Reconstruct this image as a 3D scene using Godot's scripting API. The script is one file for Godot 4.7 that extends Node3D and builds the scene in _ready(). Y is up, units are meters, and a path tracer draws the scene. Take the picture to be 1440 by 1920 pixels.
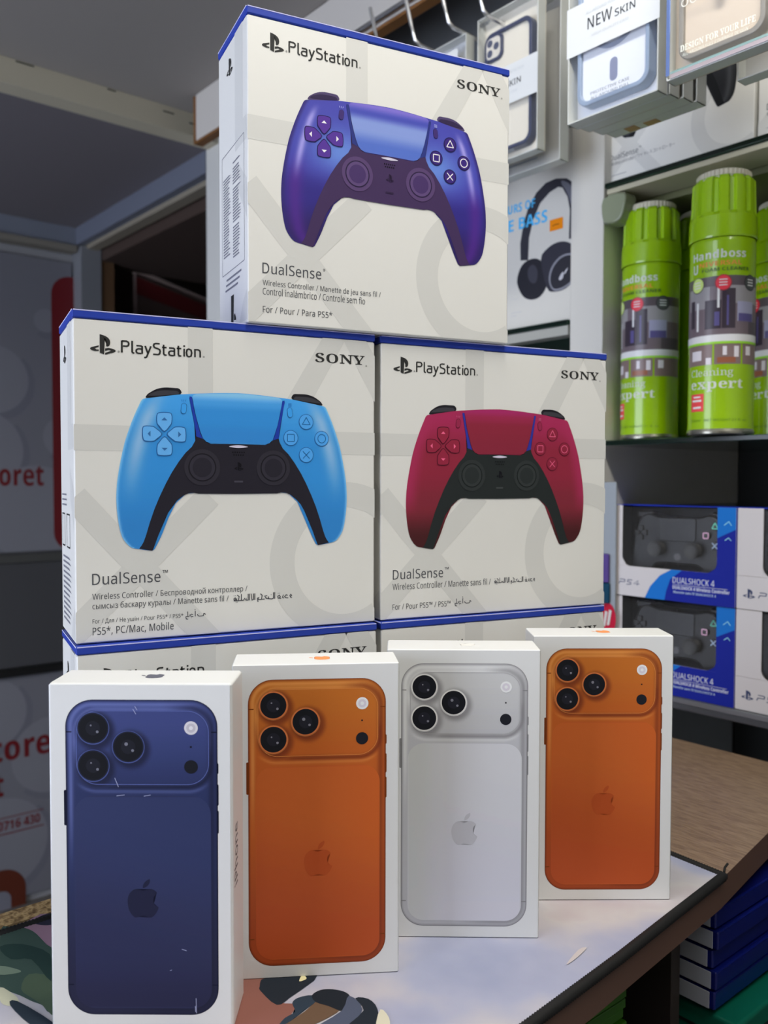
extends Node3D
# A phone and games shop counter: controller boxes, phone boxes, stocked shelves.
const CY := 1.10                    # camera height
const TY := 0.8251                  # top of the desk mat
const BW := 0.183                   # controller carton: width, height, depth
const BH := 0.18409
const BD := 0.064
const PW := 0.0917                  # phone carton
const PH := 0.175
const PD := 0.0299
const SA := -49.8                   # heading of the shelving
var SX := Vector3(cos(deg_to_rad(SA)), 0, -sin(deg_to_rad(SA)))
var SN := Vector3(sin(deg_to_rad(SA)), 0, cos(deg_to_rad(SA)))
var mats := {}
var texs := {}
var fonts := {}

# ---------------------------------------------------------------- helpers
class Pen:
	var v := PackedVector3Array()
	var n := PackedVector3Array()
	var t := PackedVector2Array()
	func tri(a: Vector3, b: Vector3, c: Vector3, na: Vector3, nb: Vector3, nc: Vector3, ta := Vector2.ZERO, tb := Vector2.ZERO, tc := Vector2.ZERO) -> void:
		if (b - a).cross(c - a).dot(na + nb + nc) > 0.0:
			v.append_array([a, c, b]); n.append_array([na, nc, nb]); t.append_array([ta, tc, tb])
		else:
			v.append_array([a, b, c]); n.append_array([na, nb, nc]); t.append_array([ta, tb, tc])
	func quad(a: Vector3, b: Vector3, c: Vector3, d: Vector3, na: Vector3, nb: Vector3, nc: Vector3, nd: Vector3) -> void:
		tri(a, b, c, na, nb, nc); tri(a, c, d, na, nc, nd)
	func flatq(a: Vector3, b: Vector3, c: Vector3, d: Vector3, nn: Vector3) -> void:
		tri(a, b, c, nn, nn, nn); tri(a, c, d, nn, nn, nn)
	func mesh() -> ArrayMesh:
		var arr := []
		arr.resize(Mesh.ARRAY_MAX)
		arr[Mesh.ARRAY_VERTEX] = v; arr[Mesh.ARRAY_NORMAL] = n; arr[Mesh.ARRAY_TEX_UV] = t
		var m := ArrayMesh.new()
		m.add_surface_from_arrays(Mesh.PRIMITIVE_TRIANGLES, arr)
		return m

	func box(lo: Vector3, hi: Vector3, c := 0.0015) -> void:    # a box with rounded edges
		var m := (lo + hi) / 2.0
		var h := (hi - lo) / 2.0
		c = minf(c, minf(h.x, minf(h.y, h.z)) * 0.8)
		var P := func(s: Vector3, ax: int) -> Vector3:
			var p := Vector3(s.x * (h.x - c), s.y * (h.y - c), s.z * (h.z - c))
			p[ax] = s[ax] * h[ax]
			return m + p
		for ax in 3:
			var b := (ax + 1) % 3
			var d := (ax + 2) % 3
			for s in [-1.0, 1.0]:
				var nn := Vector3.ZERO
				nn[ax] = s
				var q := []
				for k in [[-1.0, -1.0], [1.0, -1.0], [1.0, 1.0], [-1.0, 1.0]]:
					var sg := Vector3.ZERO
					sg[ax] = s; sg[b] = k[0]; sg[d] = k[1]
					q.append(P.call(sg, ax))
				flatq(q[0], q[1], q[2], q[3], nn)
				for s2 in [-1.0, 1.0]:                              # the edge between faces ax and b
					var n2 := Vector3.ZERO
					n2[b] = s2
					var a0 := Vector3.ZERO
					a0[ax] = s; a0[b] = s2; a0[d] = -1.0
					var a1 := a0
					a1[d] = 1.0
					quad(P.call(a0, ax), P.call(a1, ax), P.call(a1, b), P.call(a0, b), nn, nn, n2, n2)
		for i in 8:
			var sg := Vector3(1.0 if i & 1 else -1.0, 1.0 if i & 2 else -1.0, 1.0 if i & 4 else -1.0)
			tri(P.call(sg, 0), P.call(sg, 1), P.call(sg, 2), Vector3(sg.x, 0, 0), Vector3(0, sg.y, 0), Vector3(0, 0, sg.z))

	func lathe(prof: Array, segs: int, at := Vector3.ZERO, xf := Basis.IDENTITY) -> void:   # prof: Vector2(radius, height)
		var vv := 0.0
		for i in prof.size() - 1:
			var a: Vector2 = prof[i]
			var b: Vector2 = prof[i + 1]
			var d := b - a
			var nn := Vector2(d.y, -d.x).normalized()
			for k in segs:
				var p0 := TAU * k / segs
				var p1 := TAU * (k + 1) / segs
				var c0 := Vector3(sin(p0), 0, cos(p0))
				var c1 := Vector3(sin(p1), 0, cos(p1))
				var up := Vector3.UP
				var n0 := xf * (c0 * nn.x + up * nn.y)
				var n1 := xf * (c1 * nn.x + up * nn.y)
				var q := [at + xf * (c0 * a.x + up * a.y), at + xf * (c1 * a.x + up * a.y), at + xf * (c1 * b.x + up * b.y), at + xf * (c0 * b.x + up * b.y)]
				if a.x > 1e-6: tri(q[0], q[1], q[2], n0, n1, n1)
				if b.x > 1e-6: tri(q[0], q[2], q[3], n0, n1, n0)

	func tube(pts: PackedVector3Array, r: float, segs := 8, wob := 0.0, caps := true) -> void:
		var rings := []
		var up := Vector3.UP
		for i in pts.size():
			var d := (pts[mini(i + 1, pts.size() - 1)] - pts[maxi(i - 1, 0)]).normalized()
			var side := d.cross(up if absf(d.y) < 0.95 else Vector3.RIGHT).normalized()
			var u2 := side.cross(d)
			var ring := []
			for k in segs:
				var a := TAU * k / segs
				var nn := side * cos(a) + u2 * sin(a)
				var rr := r * (1.0 + wob * (1.0 if i % 2 else -1.0))
				ring.append([pts[i] + nn * rr, nn])
			rings.append(ring)
		for i in rings.size() - 1:
			for k in segs:
				var a = rings[i][k]
				var b = rings[i][(k + 1) % segs]
				var c = rings[i + 1][(k + 1) % segs]
				var d = rings[i + 1][k]
				quad(a[0], b[0], c[0], d[0], a[1], b[1], c[1], d[1])
		if caps:
			for e in [0, rings.size() - 1]:
				var o: Vector3 = pts[e]
				var dn: Vector3 = ((o - pts[1]) if e == 0 else (o - pts[e - 1])).normalized()
				for k in segs:
					tri(o, rings[e][k][0], rings[e][(k + 1) % segs][0], dn, dn, dn)

	func poly(p: PackedVector2Array, z: float, xf := Transform3D.IDENTITY, rect := Rect2(0, 0, 1, 1), nz := 1.0) -> void:
		var idx := Geometry2D.triangulate_polygon(p) if p.size() != 4 else PackedInt32Array([0, 1, 2, 0, 2, 3])
		if idx.is_empty():
			print("polygon could not be cut: ", p.size(), " ", p[0])
		var nn := xf.basis * Vector3(0, 0, nz)
		for i in range(0, idx.size(), 3):
			var q := []
			var w := []
			for k in 3:
				var a := p[idx[i + k]]
				q.append(xf * Vector3(a.x, a.y, z))
				w.append(Vector2((a.x - rect.position.x) / rect.size.x, 1.0 - (a.y - rect.position.y) / rect.size.y))
			tri(q[0], q[1], q[2], nn, nn, nn, w[0], w[1], w[2])

	func ring(c: Vector2, r0: float, r1: float, z: float, xf := Transform3D.IDENTITY, segs := 40, a0 := 0.0, a1 := TAU) -> void:
		var nn := xf.basis * Vector3(0, 0, 1)
		for k in segs:
			var e := Vector2.from_angle(lerpf(a0, a1, float(k) / segs))
			var f := Vector2.from_angle(lerpf(a0, a1, float(k + 1) / segs))
			var q := []
			for o in [c + e * r0, c + f * r0, c + f * r1, c + e * r1]:
				q.append(xf * Vector3(o.x, o.y, z))
			if r0 > 0.0: tri(q[0], q[1], q[2], nn, nn, nn)
			tri(q[0], q[2], q[3], nn, nn, nn)

	func slab(p: PackedVector2Array, z0: float, z1: float, bev := 0.001, xf := Transform3D.IDENTITY, hole := PackedVector2Array()) -> void:
		# an outline drawn out from z0 to z1 with a rounded front edge
		var rings := [p]
		if hole.size(): rings.append(hole)
		var fronts := []
		for r in rings.size():
			var o: PackedVector2Array = rings[r]
			var cw := Geometry2D.is_polygon_clockwise(o)
			var out := -1.0 if cw else 1.0
			if r == 1: out = -out
			var nrm := PackedVector2Array()
			for i in o.size():
				var e := (o[(i + 1) % o.size()] - o[(i - 1 + o.size()) % o.size()]).normalized()
				nrm.append(Vector2(e.y, -e.x) * out)
			var f := PackedVector2Array()
			for i in o.size(): f.append(o[i] - nrm[i] * bev)
			fronts.append(f)
			for i in o.size():
				var j := (i + 1) % o.size()
				var ni := xf.basis * Vector3(nrm[i].x, nrm[i].y, 0)
				var nj := xf.basis * Vector3(nrm[j].x, nrm[j].y, 0)
				var zz := xf.basis * Vector3(0, 0, 1)
				var a := xf * Vector3(o[i].x, o[i].y, z0)
				var b := xf * Vector3(o[j].x, o[j].y, z0)
				var c := xf * Vector3(o[j].x, o[j].y, z1 - bev)
				var d := xf * Vector3(o[i].x, o[i].y, z1 - bev)
				quad(a, b, c, d, ni, nj, nj, ni)
				quad(d, c, xf * Vector3(f[j].x, f[j].y, z1), xf * Vector3(f[i].x, f[i].y, z1), ni, nj, zz, zz)
		if hole.size():                                            # the two outlines have the same number of points
			var nz := xf.basis * Vector3(0, 0, 1)
			for i in p.size():
				var j := (i + 1) % p.size()
				for s in [[fronts[0], fronts[1], z1, nz], [p, hole, z0, -nz]]:
					flatq(xf * Vector3(s[0][i].x, s[0][i].y, s[2]), xf * Vector3(s[0][j].x, s[0][j].y, s[2]), xf * Vector3(s[1][j].x, s[1][j].y, s[2]), xf * Vector3(s[1][i].x, s[1][i].y, s[2]), s[3])
		else:
			poly(fronts[0], z1, xf)
			poly(p, z0, xf, Rect2(0, 0, 1, 1), -1.0)

func sd(s: float, y: float, d: float) -> Vector3:               # along the shelves, above the lens, out from the shelves
	return Vector3(0.33, CY + y, -0.93) + SX * s + SN * d

func px(l: Array, k := 1.0, o := Vector2.ZERO) -> PackedVector2Array:
	var p := PackedVector2Array()
	for i in range(0, l.size(), 2): p.append(Vector2(l[i], l[i + 1]) * k + o)
	return p

func mirrored(p: PackedVector2Array) -> PackedVector2Array:
	var q := p.duplicate()
	for i in range(p.size() - 1, -1, -1): q.append(Vector2(-p[i].x, p[i].y))
	return q

func flip(p: PackedVector2Array) -> PackedVector2Array:
	var q := PackedVector2Array()
	for a in p: q.append(Vector2(-a.x, a.y))
	return q

func moved(p: PackedVector2Array, k: Vector2, o := Vector2.ZERO) -> PackedVector2Array:
	var q := PackedVector2Array()
	for a in p: q.append(a * k + o)
	return q

func soft(p: PackedVector2Array, n := 3, closed := true) -> PackedVector2Array:   # a curve through the points
	var q := PackedVector2Array()
	var m := p.size()
	for i in (m if closed else m - 1):
		var a := p[(i - 1 + m) % m] if closed or i > 0 else p[0]
		var b := p[i]
		var c := p[(i + 1) % m]
		var d := p[(i + 2) % m] if closed or i < m - 2 else p[m - 1]
		for k in n: q.append(b.cubic_interpolate(c, a, d, float(k) / n))
	if not closed: q.append(p[m - 1])
	return q

func rr(lo: Vector2, hi: Vector2, r: float, n := 8) -> PackedVector2Array:       # rounded rectangle
	var q := PackedVector2Array()
	var cs := [Vector2(hi.x - r, hi.y - r), Vector2(lo.x + r, hi.y - r), Vector2(lo.x + r, lo.y + r), Vector2(hi.x - r, lo.y + r)]
	for i in 4:
		for k in n + 1: q.append(cs[i] + Vector2.from_angle(PI / 2 * (i + float(k) / n)) * r)
	return q

func strokes(lines: Array, w: float) -> Array:    # lines drawn with a pen of width w, as mitred quads
	var out := []
	for l in lines:
		var m: int = l.size()
		var ring: bool = m > 3 and l[0].distance_to(l[m - 1]) < 1e-6
		var left := []
		var right := []
		for i in m:
			var a: Vector2 = l[i - 1] if i > 0 else (l[m - 2] if ring else l[0] * 2.0 - l[1])
			var b: Vector2 = l[i + 1] if i < m - 1 else (l[1] if ring else l[m - 1] * 2.0 - l[m - 2])
			var n0: Vector2 = (l[i] - a).normalized().orthogonal()
			var n1: Vector2 = (b - l[i]).normalized().orthogonal()
			var n: Vector2 = (n0 + n1).normalized()
			if n == Vector2.ZERO: n = n1
			n *= minf(1.0 / maxf(n.dot(n1), 0.1), 1.4) * w / 2.0
			left.append(l[i] + n); right.append(l[i] - n)
		for i in m - 1:
			out.append(PackedVector2Array([left[i], left[i + 1], right[i + 1], right[i]]))
	return out

func lin(c: float) -> float:
	return c / 12.92 if c < 0.04045 else pow((c + 0.055) / 1.055, 2.4)

func seen(hex: int, k := 0.72) -> Color:                          # the ink whose print looks like hex in light of strength k
	var c := Color.hex(hex * 256 + 255)
	var f := func(x: float) -> float: return minf(lin(x) / k, 0.9)
	return Color(f.call(c.r), f.call(c.g), f.call(c.b)).linear_to_srgb()

func mat(c: Color, rough := 0.6, metal := 0.0, spec := 0.5) -> StandardMaterial3D:
	var key := [c, rough, metal, spec]
	if not mats.has(key):
		var m := StandardMaterial3D.new()
		m.albedo_color = c; m.roughness = rough; m.metallic = metal; m.metallic_specular = spec
		mats[key] = m
	return mats[key]

func ink(hex: int, k := 0.72, rough := 0.5) -> StandardMaterial3D:
	return mat(seen(hex, k), rough, 0.0, 0.25)

func pane(a := 0.06, rough := 0.05, c := Color.WHITE) -> StandardMaterial3D:
	var m := StandardMaterial3D.new()
	m.transparency = BaseMaterial3D.TRANSPARENCY_ALPHA
	m.albedo_color = Color(c, a); m.roughness = rough; m.metallic_specular = 0.13
	return m

func thing(called: String, label: String, category: String, at: Vector3, turn := 0.0, group := "") -> Node3D:
	var o := Node3D.new()
	o.name = called
	add_child(o, true)
	o.position = at; o.rotation_degrees.y = turn
	tag(o, label, category, group)
	return o

func tag(o: Node, label: String, category: String, group := "") -> void:
	o.set_meta("label", label); o.set_meta("category", category)
	if group: o.set_meta("group", group)
	elif o.has_meta("group"): o.remove_meta("group")

func obj(called: String, pen: Pen, m: Material, parent: Node = self) -> MeshInstance3D:
	var o := MeshInstance3D.new()
	o.name = called
	o.mesh = pen.mesh(); o.material_override = m
	parent.add_child(o, true)
	return o

func struct(called: String, pen: Pen, m: Material, at := Vector3.ZERO, turn := 0.0) -> MeshInstance3D:
	var o := obj(called, pen, m)
	o.position = at; o.rotation_degrees.y = turn
	o.set_meta("kind", "structure")
	return o

func boxp(called: String, lo: Vector3, hi: Vector3, m: Material, parent: Node, c := 0.001) -> MeshInstance3D:
	var p := Pen.new()
	p.box(lo, hi, c)
	return obj(called, p, m, parent)

func pr(called: String, polys: Array, z: float, m: Material, parent: Node, xf := Transform3D.IDENTITY, rect := Rect2(0, 0, 1, 1)) -> MeshInstance3D:
	var p := Pen.new()
	for q in polys: p.poly(q, z, xf, rect)
	var o := obj(called, p, m, parent)
	if called in ["small_print", "scuff_marks", "small_symbol", "option_mark", "device_marks"]: o.set_meta("kind", "stuff")
	return o

func font(kind: String, weight := 400) -> Font:
	var key := kind + str(weight)
	if not fonts.has(key):
		var f := SystemFont.new()
		f.font_names = PackedStringArray([kind]); f.font_weight = weight
		fonts[key] = f
	return fonts[key]

# lettering whose ink fills the given box; h = 0 keeps the letters' own shape
func text(called: String, s: String, lo: Vector2, w: float, h: float, z: float, m: Material, parent: Node, xf := Transform3D.IDENTITY, kind := "Droid Sans", weight := 400) -> MeshInstance3D:
	var t := TextMesh.new()
	t.font = font(kind, weight); t.font_size = 64; t.pixel_size = 0.01; t.depth = 0.0; t.curve_step = 2.0
	t.text = s
	var b := t.get_aabb()
	var k := Vector2(w / b.size.x, (h / b.size.y) if h > 0.0 else w / b.size.x)
	var o := MeshInstance3D.new()
	o.name = called
	o.mesh = t; o.material_override = m
	parent.add_child(o, true)
	o.transform = xf * Transform3D(Basis.from_scale(Vector3(k.x, k.y, 1)), Vector3(lo.x - b.position.x * k.x, lo.y - b.position.y * k.y, z))
	return o

func dup(o: Node3D, at: Vector3, turn: float, label: String, group := "") -> Node3D:
	var c: Node3D = o.duplicate()
	c.name = String(o.name).rstrip("0123456789").rstrip("_")
	add_child(c, true)
	c.position = at; c.rotation_degrees.y = turn
	tag(c, label, o.get_meta("category"), group)
	return c

func picture(w: int, h: int, f: Callable) -> ImageTexture:
	var im := Image.create(w, h, false, Image.FORMAT_RGB8)
	for y in h:
		for x in w: im.set_pixel(x, y, f.call((x + 0.5) / w, 1.0 - (y + 0.5) / h))
	return ImageTexture.create_from_image(im)

func tmat(t: Texture2D, rough := 0.5) -> StandardMaterial3D:
	var m := StandardMaterial3D.new()
	m.albedo_texture = t; m.roughness = rough; m.metallic_specular = 0.3
	return m

func noise_tex(cols: Array, offs: Array, freq: float, seed_ := 1, type := FastNoiseLite.TYPE_SIMPLEX_SMOOTH, size := 512, oct := 4) -> NoiseTexture2D:
	var nz := FastNoiseLite.new()
	nz.noise_type = type; nz.frequency = freq; nz.seed = seed_; nz.fractal_octaves = oct
	var g := Gradient.new()
	g.offsets = PackedFloat32Array(offs); g.colors = PackedColorArray(cols)
	var t := NoiseTexture2D.new()
	t.width = size; t.height = size; t.noise = nz; t.color_ramp = g; t.seamless = true
	return t

func hexc(h: int) -> Color:
	return Color.hex(h * 256 + 255)

# ---------------------------------------------------------------- scene
func _ready() -> void:
	var cam := Camera3D.new()
	cam.name = "camera"
	add_child(cam)
	cam.position = Vector3(0, CY, 0)
	cam.rotation = Vector3(-0.03535, 0, 0.00184)
	cam.near = 0.02; cam.far = 50.0
	cam.fov = 61.42
	var at := CameraAttributesPhysical.new()
	at.frustum_focal_length = 20.206
	at.frustum_focus_distance = 0.51
	at.frustum_near = 0.02; at.frustum_far = 50.0
	at.exposure_aperture = 7.5
	cam.attributes = at
	cam.current = true

	var we := WorldEnvironment.new()
	we.name = "world"
	var e := Environment.new()
	e.background_mode = Environment.BG_COLOR
	e.background_color = Color(0.885, 0.92, 1.0)
	e.background_energy_multiplier = 5.2
	e.tonemap_mode = Environment.TONE_MAPPER_LINEAR
	e.tonemap_exposure = 1.0
	e.sdfgi_enabled = true; e.ssao_enabled = true; e.ssil_enabled = true
	we.environment = e
	add_child(we)
	lamp("hanging_light", "long white light hanging over the counter", sd(0.55, 0.90, 0.55), 1.25, Color(1.0, 0.985, 0.95), 1.0)

	room()
	shelving()
	counter()
	cartons()
	phones()
	shelf_goods()
	cans()
	window_boxes()
	hanging()
	under_counter()

func lamp(called: String, label: String, p: Vector3, energy: float, c: Color, length: float) -> void:
	var o := thing(called, label, "light", p, SA)
	boxp("housing", Vector3(-length / 2 - 0.02, 0, -0.07), Vector3(length / 2 + 0.02, 0.03, 0.07), mat(Color(0.85, 0.85, 0.85), 0.4), o, 0.004)
	var m := StandardMaterial3D.new()
	m.albedo_color = Color(0.9, 0.9, 0.9); m.emission_enabled = true; m.emission = c; m.emission_energy_multiplier = 3.0
	boxp("diffuser", Vector3(-length / 2, -0.02, -0.06), Vector3(length / 2, 0, 0.06), m, o, 0.008)
	var l := AreaLight3D.new()
	l.name = "light"
	l.area_size = Vector2(length, 0.12); l.light_energy = energy; l.light_color = c; l.shadow_enabled = true
	l.area_range = 12.0; l.area_attenuation = 2.0
	o.add_child(l)
	l.position = Vector3(0, -0.024, 0); l.rotation_degrees.x = -90

# ---------------------------------------------------------------- the room
func wall(called: String, s0: float, s1: float, y0: float, y1: float, d0: float, d1: float, m: Material) -> MeshInstance3D:
	var p := Pen.new()
	p.box(Vector3((s0 - s1) / 2, (y0 - y1) / 2, (d0 - d1) / 2), Vector3((s1 - s0) / 2, (y1 - y0) / 2, (d1 - d0) / 2), 0.0005)
	return struct(called, p, m, sd((s0 + s1) / 2, (y0 + y1) / 2, (d0 + d1) / 2), SA)

func room() -> void:
	var white := mat(Color(0.80, 0.79, 0.76), 0.7)
	var off := mat(Color(0.70, 0.70, 0.70), 0.7)
	var grey := mat(Color(0.60, 0.60, 0.61), 0.7)
	wall("floor", -3.4, 2.0, -1.2, -1.1, -1.9, 2.6, mat(Color(0.42, 0.40, 0.38), 0.6))
	wall("wall_right", -1.07, 2.0, -1.1, 1.45, -0.42, -0.36, off)
	wall("wall_front", 1.9, 2.0, -1.1, 1.45, -0.36, 2.5, white)
	wall("wall_back", -1.9, -1.8, -1.1, 1.45, -0.06, 2.5, grey)
	# the entrance side: an opening 1.5 m wide lets the daylight in
	wall("wall_left", -1.8, -1.25, -1.1, 1.45, 2.4, 2.5, white)
	wall("wall_left", 0.45, 1.9, -1.1, 1.45, 2.4, 2.5, white)
	wall("wall_left", -1.25, 0.45, 0.95, 1.45, 2.4, 2.5, white)
	wall("ceiling", -0.2, 2.0, 1.35, 1.45, -0.42, 2.5, white)
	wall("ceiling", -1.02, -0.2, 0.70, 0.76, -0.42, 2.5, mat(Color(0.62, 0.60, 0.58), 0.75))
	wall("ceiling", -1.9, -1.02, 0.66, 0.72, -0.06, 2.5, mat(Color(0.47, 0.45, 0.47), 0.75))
	wall("wall_front", -0.2, -0.17, 0.70, 1.35, -0.36, 2.4, white)
	wall("trim_1", -1.055, -1.012, 0.657, 0.70, 0.0, 2.4, mat(Color(0.78, 0.75, 0.66), 0.7))       # beam under the loft
	wall("trim_2", -1.80, -1.066, 0.615, 0.66, -0.03, 0.0, mat(Color(0.42, 0.44, 0.50), 0.6))      # blue-grey edge strips
	wall("trim_3", -1.80, -1.76, 0.615, 0.66, 0.0, 2.4, mat(Color(0.48, 0.50, 0.55), 0.6))
	wall("trim_4", -1.76, -1.10, 0.604, 0.618, -0.05, -0.02, mat(Color(0.55, 0.52, 0.46), 0.7))
	wall("trim_5", -1.79, -1.75, 0.596, 0.612, 0.0, 2.4, mat(Color(0.50, 0.48, 0.44), 0.7))
	wall("trim_6", -1.80, -1.735, -1.1, 0.61, -0.058, -0.004, mat(Color(0.55, 0.56, 0.58), 0.5, 0.3)) # metal post of the doorway
	wall("trim_7", -1.80, -1.74, -1.1, 0.60, -0.095, -0.06, mat(Color(0.36, 0.26, 0.16), 0.7))
	wall("trim_8", -1.80, -1.07, 0.58, 0.70, -0.52, -0.06, mat(Color(0.26, 0.20, 0.17), 0.8))       # lintel of the dark passage
	# the dark passage behind the doorway
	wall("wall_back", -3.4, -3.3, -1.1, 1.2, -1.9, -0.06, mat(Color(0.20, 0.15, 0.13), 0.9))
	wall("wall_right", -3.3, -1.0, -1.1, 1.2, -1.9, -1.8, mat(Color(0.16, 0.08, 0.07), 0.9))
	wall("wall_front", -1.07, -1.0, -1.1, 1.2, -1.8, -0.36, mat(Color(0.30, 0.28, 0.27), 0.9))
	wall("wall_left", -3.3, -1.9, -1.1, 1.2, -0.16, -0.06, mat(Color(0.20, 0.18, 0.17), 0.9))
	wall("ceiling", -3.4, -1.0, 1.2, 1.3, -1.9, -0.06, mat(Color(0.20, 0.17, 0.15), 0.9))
	# dark open joints along the beam
	var beam := get_node("trim_1")
	for g in [[0.365, 0.697, 0.030], [0.215, 0.697, 0.016], [0.105, 0.688, 0.022], [0.055, 0.680, 0.016]]:
		boxp("joint", Vector3(0.0214, g[1] - 0.6785 - 0.0012, g[0] - 1.2 - g[2] / 2), Vector3(0.0219, g[1] - 0.6785 + 0.0012, g[0] - 1.2 + g[2] / 2), mat(Color(0.10, 0.10, 0.10), 0.8), beam, 0.0001)
	banners()
	passage_sign()

func banners() -> void:
	# the printed banners on the far wall; x runs along the wall, away from the entrance
	var g0 := Color(0.46, 0.46, 0.49)
	for k in 2:
		var y0 := -0.185 if k == 0 else -1.08
		var y1 := 0.575 if k == 0 else -0.50
		var b := thing("wall_banner", ["grey printed banner with pale discs above the dark panel, far left", "grey printed banner with red store lettering below the dark panel, far left"][k], "banner", sd(-1.79, y0, 0.4), 40.2)
		var h := y1 - y0
		boxp("sheet", Vector3(-1.9, 0, -0.006), Vector3(0.40, h, 0.0), mat(g0, 0.55), b, 0.001)
		# raised-looking pale discs of the print
		var rng := RandomNumberGenerator.new()
		rng.seed = 40 + k
		var spots := [[0.20, 0.44, 0.085], [0.33, 0.60, 0.03], [0.17, 0.26, 0.10], [0.375, 0.30, 0.055], [0.30, 0.10, 0.125], [0.11, 0.57, 0.05], [0.05, 0.40, 0.12], [-0.2, 0.3, 0.1], [-0.4, 0.5, 0.08], [-0.6, 0.2, 0.12]] if k == 0 else [[0.18, 0.49, 0.09], [0.33, 0.36, 0.10], [0.20, 0.15, 0.12], [0.05, 0.30, 0.09], [-0.3, 0.4, 0.1], [-0.5, 0.2, 0.09]]
		for i in spots.size():
			var s: Array = spots[i]
			var pen := Pen.new()
			pen.ring(Vector2(s[0], s[1]), 0.0, s[2], 0.0006 + 0.00002 * i)
			var dsc := obj("pale_disc", pen, mat(Color(0.50, 0.50, 0.53), 0.55), b)
			var pen2 := Pen.new()
			pen2.ring(Vector2(s[0] + 0.006, s[1] - 0.008), s[2] - 0.01, s[2] + 0.010, 0.0004 + 0.00001 * i, Transform3D.IDENTITY, 40, -PI * 0.75, PI * 0.25)
			obj("disc_border", pen2, mat(Color(0.43, 0.43, 0.47), 0.55), dsc)
		var red := mat(Color(0.42, 0.06, 0.09), 0.5)
		if k == 0:
			pr("red_panel", [rr(Vector2(0.345, -0.0), Vector2(0.46, 0.722), 0.05)], 0.0009, red, b, Transform3D.IDENTITY)
			text("lettering", "doret", Vector2(0.175, 0.172), 0.145, 0.058, 0.0012, red, b, Transform3D.IDENTITY, "Droid Sans", 700)
		else:
			text("lettering", "store", Vector2(0.145, 0.363), 0.185, 0.06, 0.0012, red, b, Transform3D.IDENTITY, "Droid Sans", 700)
			text("lettering", "t", Vector2(0.185, 0.275), 0.025, 0.055, 0.0012, red, b, Transform3D.IDENTITY, "Droid Sans", 700)
			pr("red_rules", [rr(Vector2(0.1, 0.175), Vector2(0.31, 0.178), 0.001, 2), rr(Vector2(0.1, 0.217), Vector2(0.31, 0.2195), 0.001, 2)], 0.0011, red, b)
			text("phone_number", "0716 430", Vector2(0.195, 0.186), 0.105, 0.024, 0.0012, red, b, Transform3D.IDENTITY, "Droid Sans", 700)
			var og := Pen.new()
			og.poly(rr(Vector2(0.12, -0.1), Vector2(0.262, 0.085), 0.06), 0.0011)
			obj("orange_shape", og, mat(Color(0.36, 0.15, 0.08), 0.5), b)
			pr("orange_shape", [rr(Vector2(0.17, -0.045), Vector2(0.225, 0.03), 0.025)], 0.0014, mat(Color(0.48, 0.48, 0.52), 0.55), b)
	var cab := thing("wall_panel", "dark grey flat panel between the two printed banners, far left", "panel", sd(-1.79, -0.5, 0.4), 40.2)
	boxp("panel", Vector3(-1.9, 0.022, -0.005), Vector3(0.40, 0.318, 0.004), mat(Color(0.30, 0.30, 0.31), 0.35), cab, 0.001)
	boxp("top_rail", Vector3(-1.9, 0.290, 0.0045), Vector3(0.40, 0.313, 0.012), mat(Color(0.30, 0.30, 0.29), 0.4), cab, 0.002)
	boxp("bottom_rail", Vector3(-1.9, 0.0, -0.005), Vector3(0.40, 0.02, 0.016), mat(Color(0.10, 0.10, 0.10), 0.4), cab, 0.002)

func passage_sign() -> void:
	var a := Vector3(-0.742, CY + 0.625, -2.60)                    # near upper corner of the board
	var dirn := Vector3(0.28, 0, -0.96).normalized()
	var o := thing("shop_sign", "dim sign board with a red band and pale letters in the dark passage", "sign", a - Vector3(0, 1.2, 0), rad_to_deg(atan2(-dirn.z, dirn.x)))
	boxp("board", Vector3(0, 0, -0.012), Vector3(1.3, 1.20, 0.0), mat(Color(0.34, 0.28, 0.26), 0.6), o, 0.002)
	pr("red_band", [px([0.0, 1.135, 1.3, 1.135, 1.3, 1.185, 0.0, 1.185])], 0.001, mat(Color(0.36, 0.07, 0.08), 0.6), o)
	boxp("top_edge", Vector3(0, 1.195, -0.014), Vector3(1.3, 1.21, 0.004), mat(Color(0.62, 0.55, 0.52), 0.5), o, 0.002)

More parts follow.
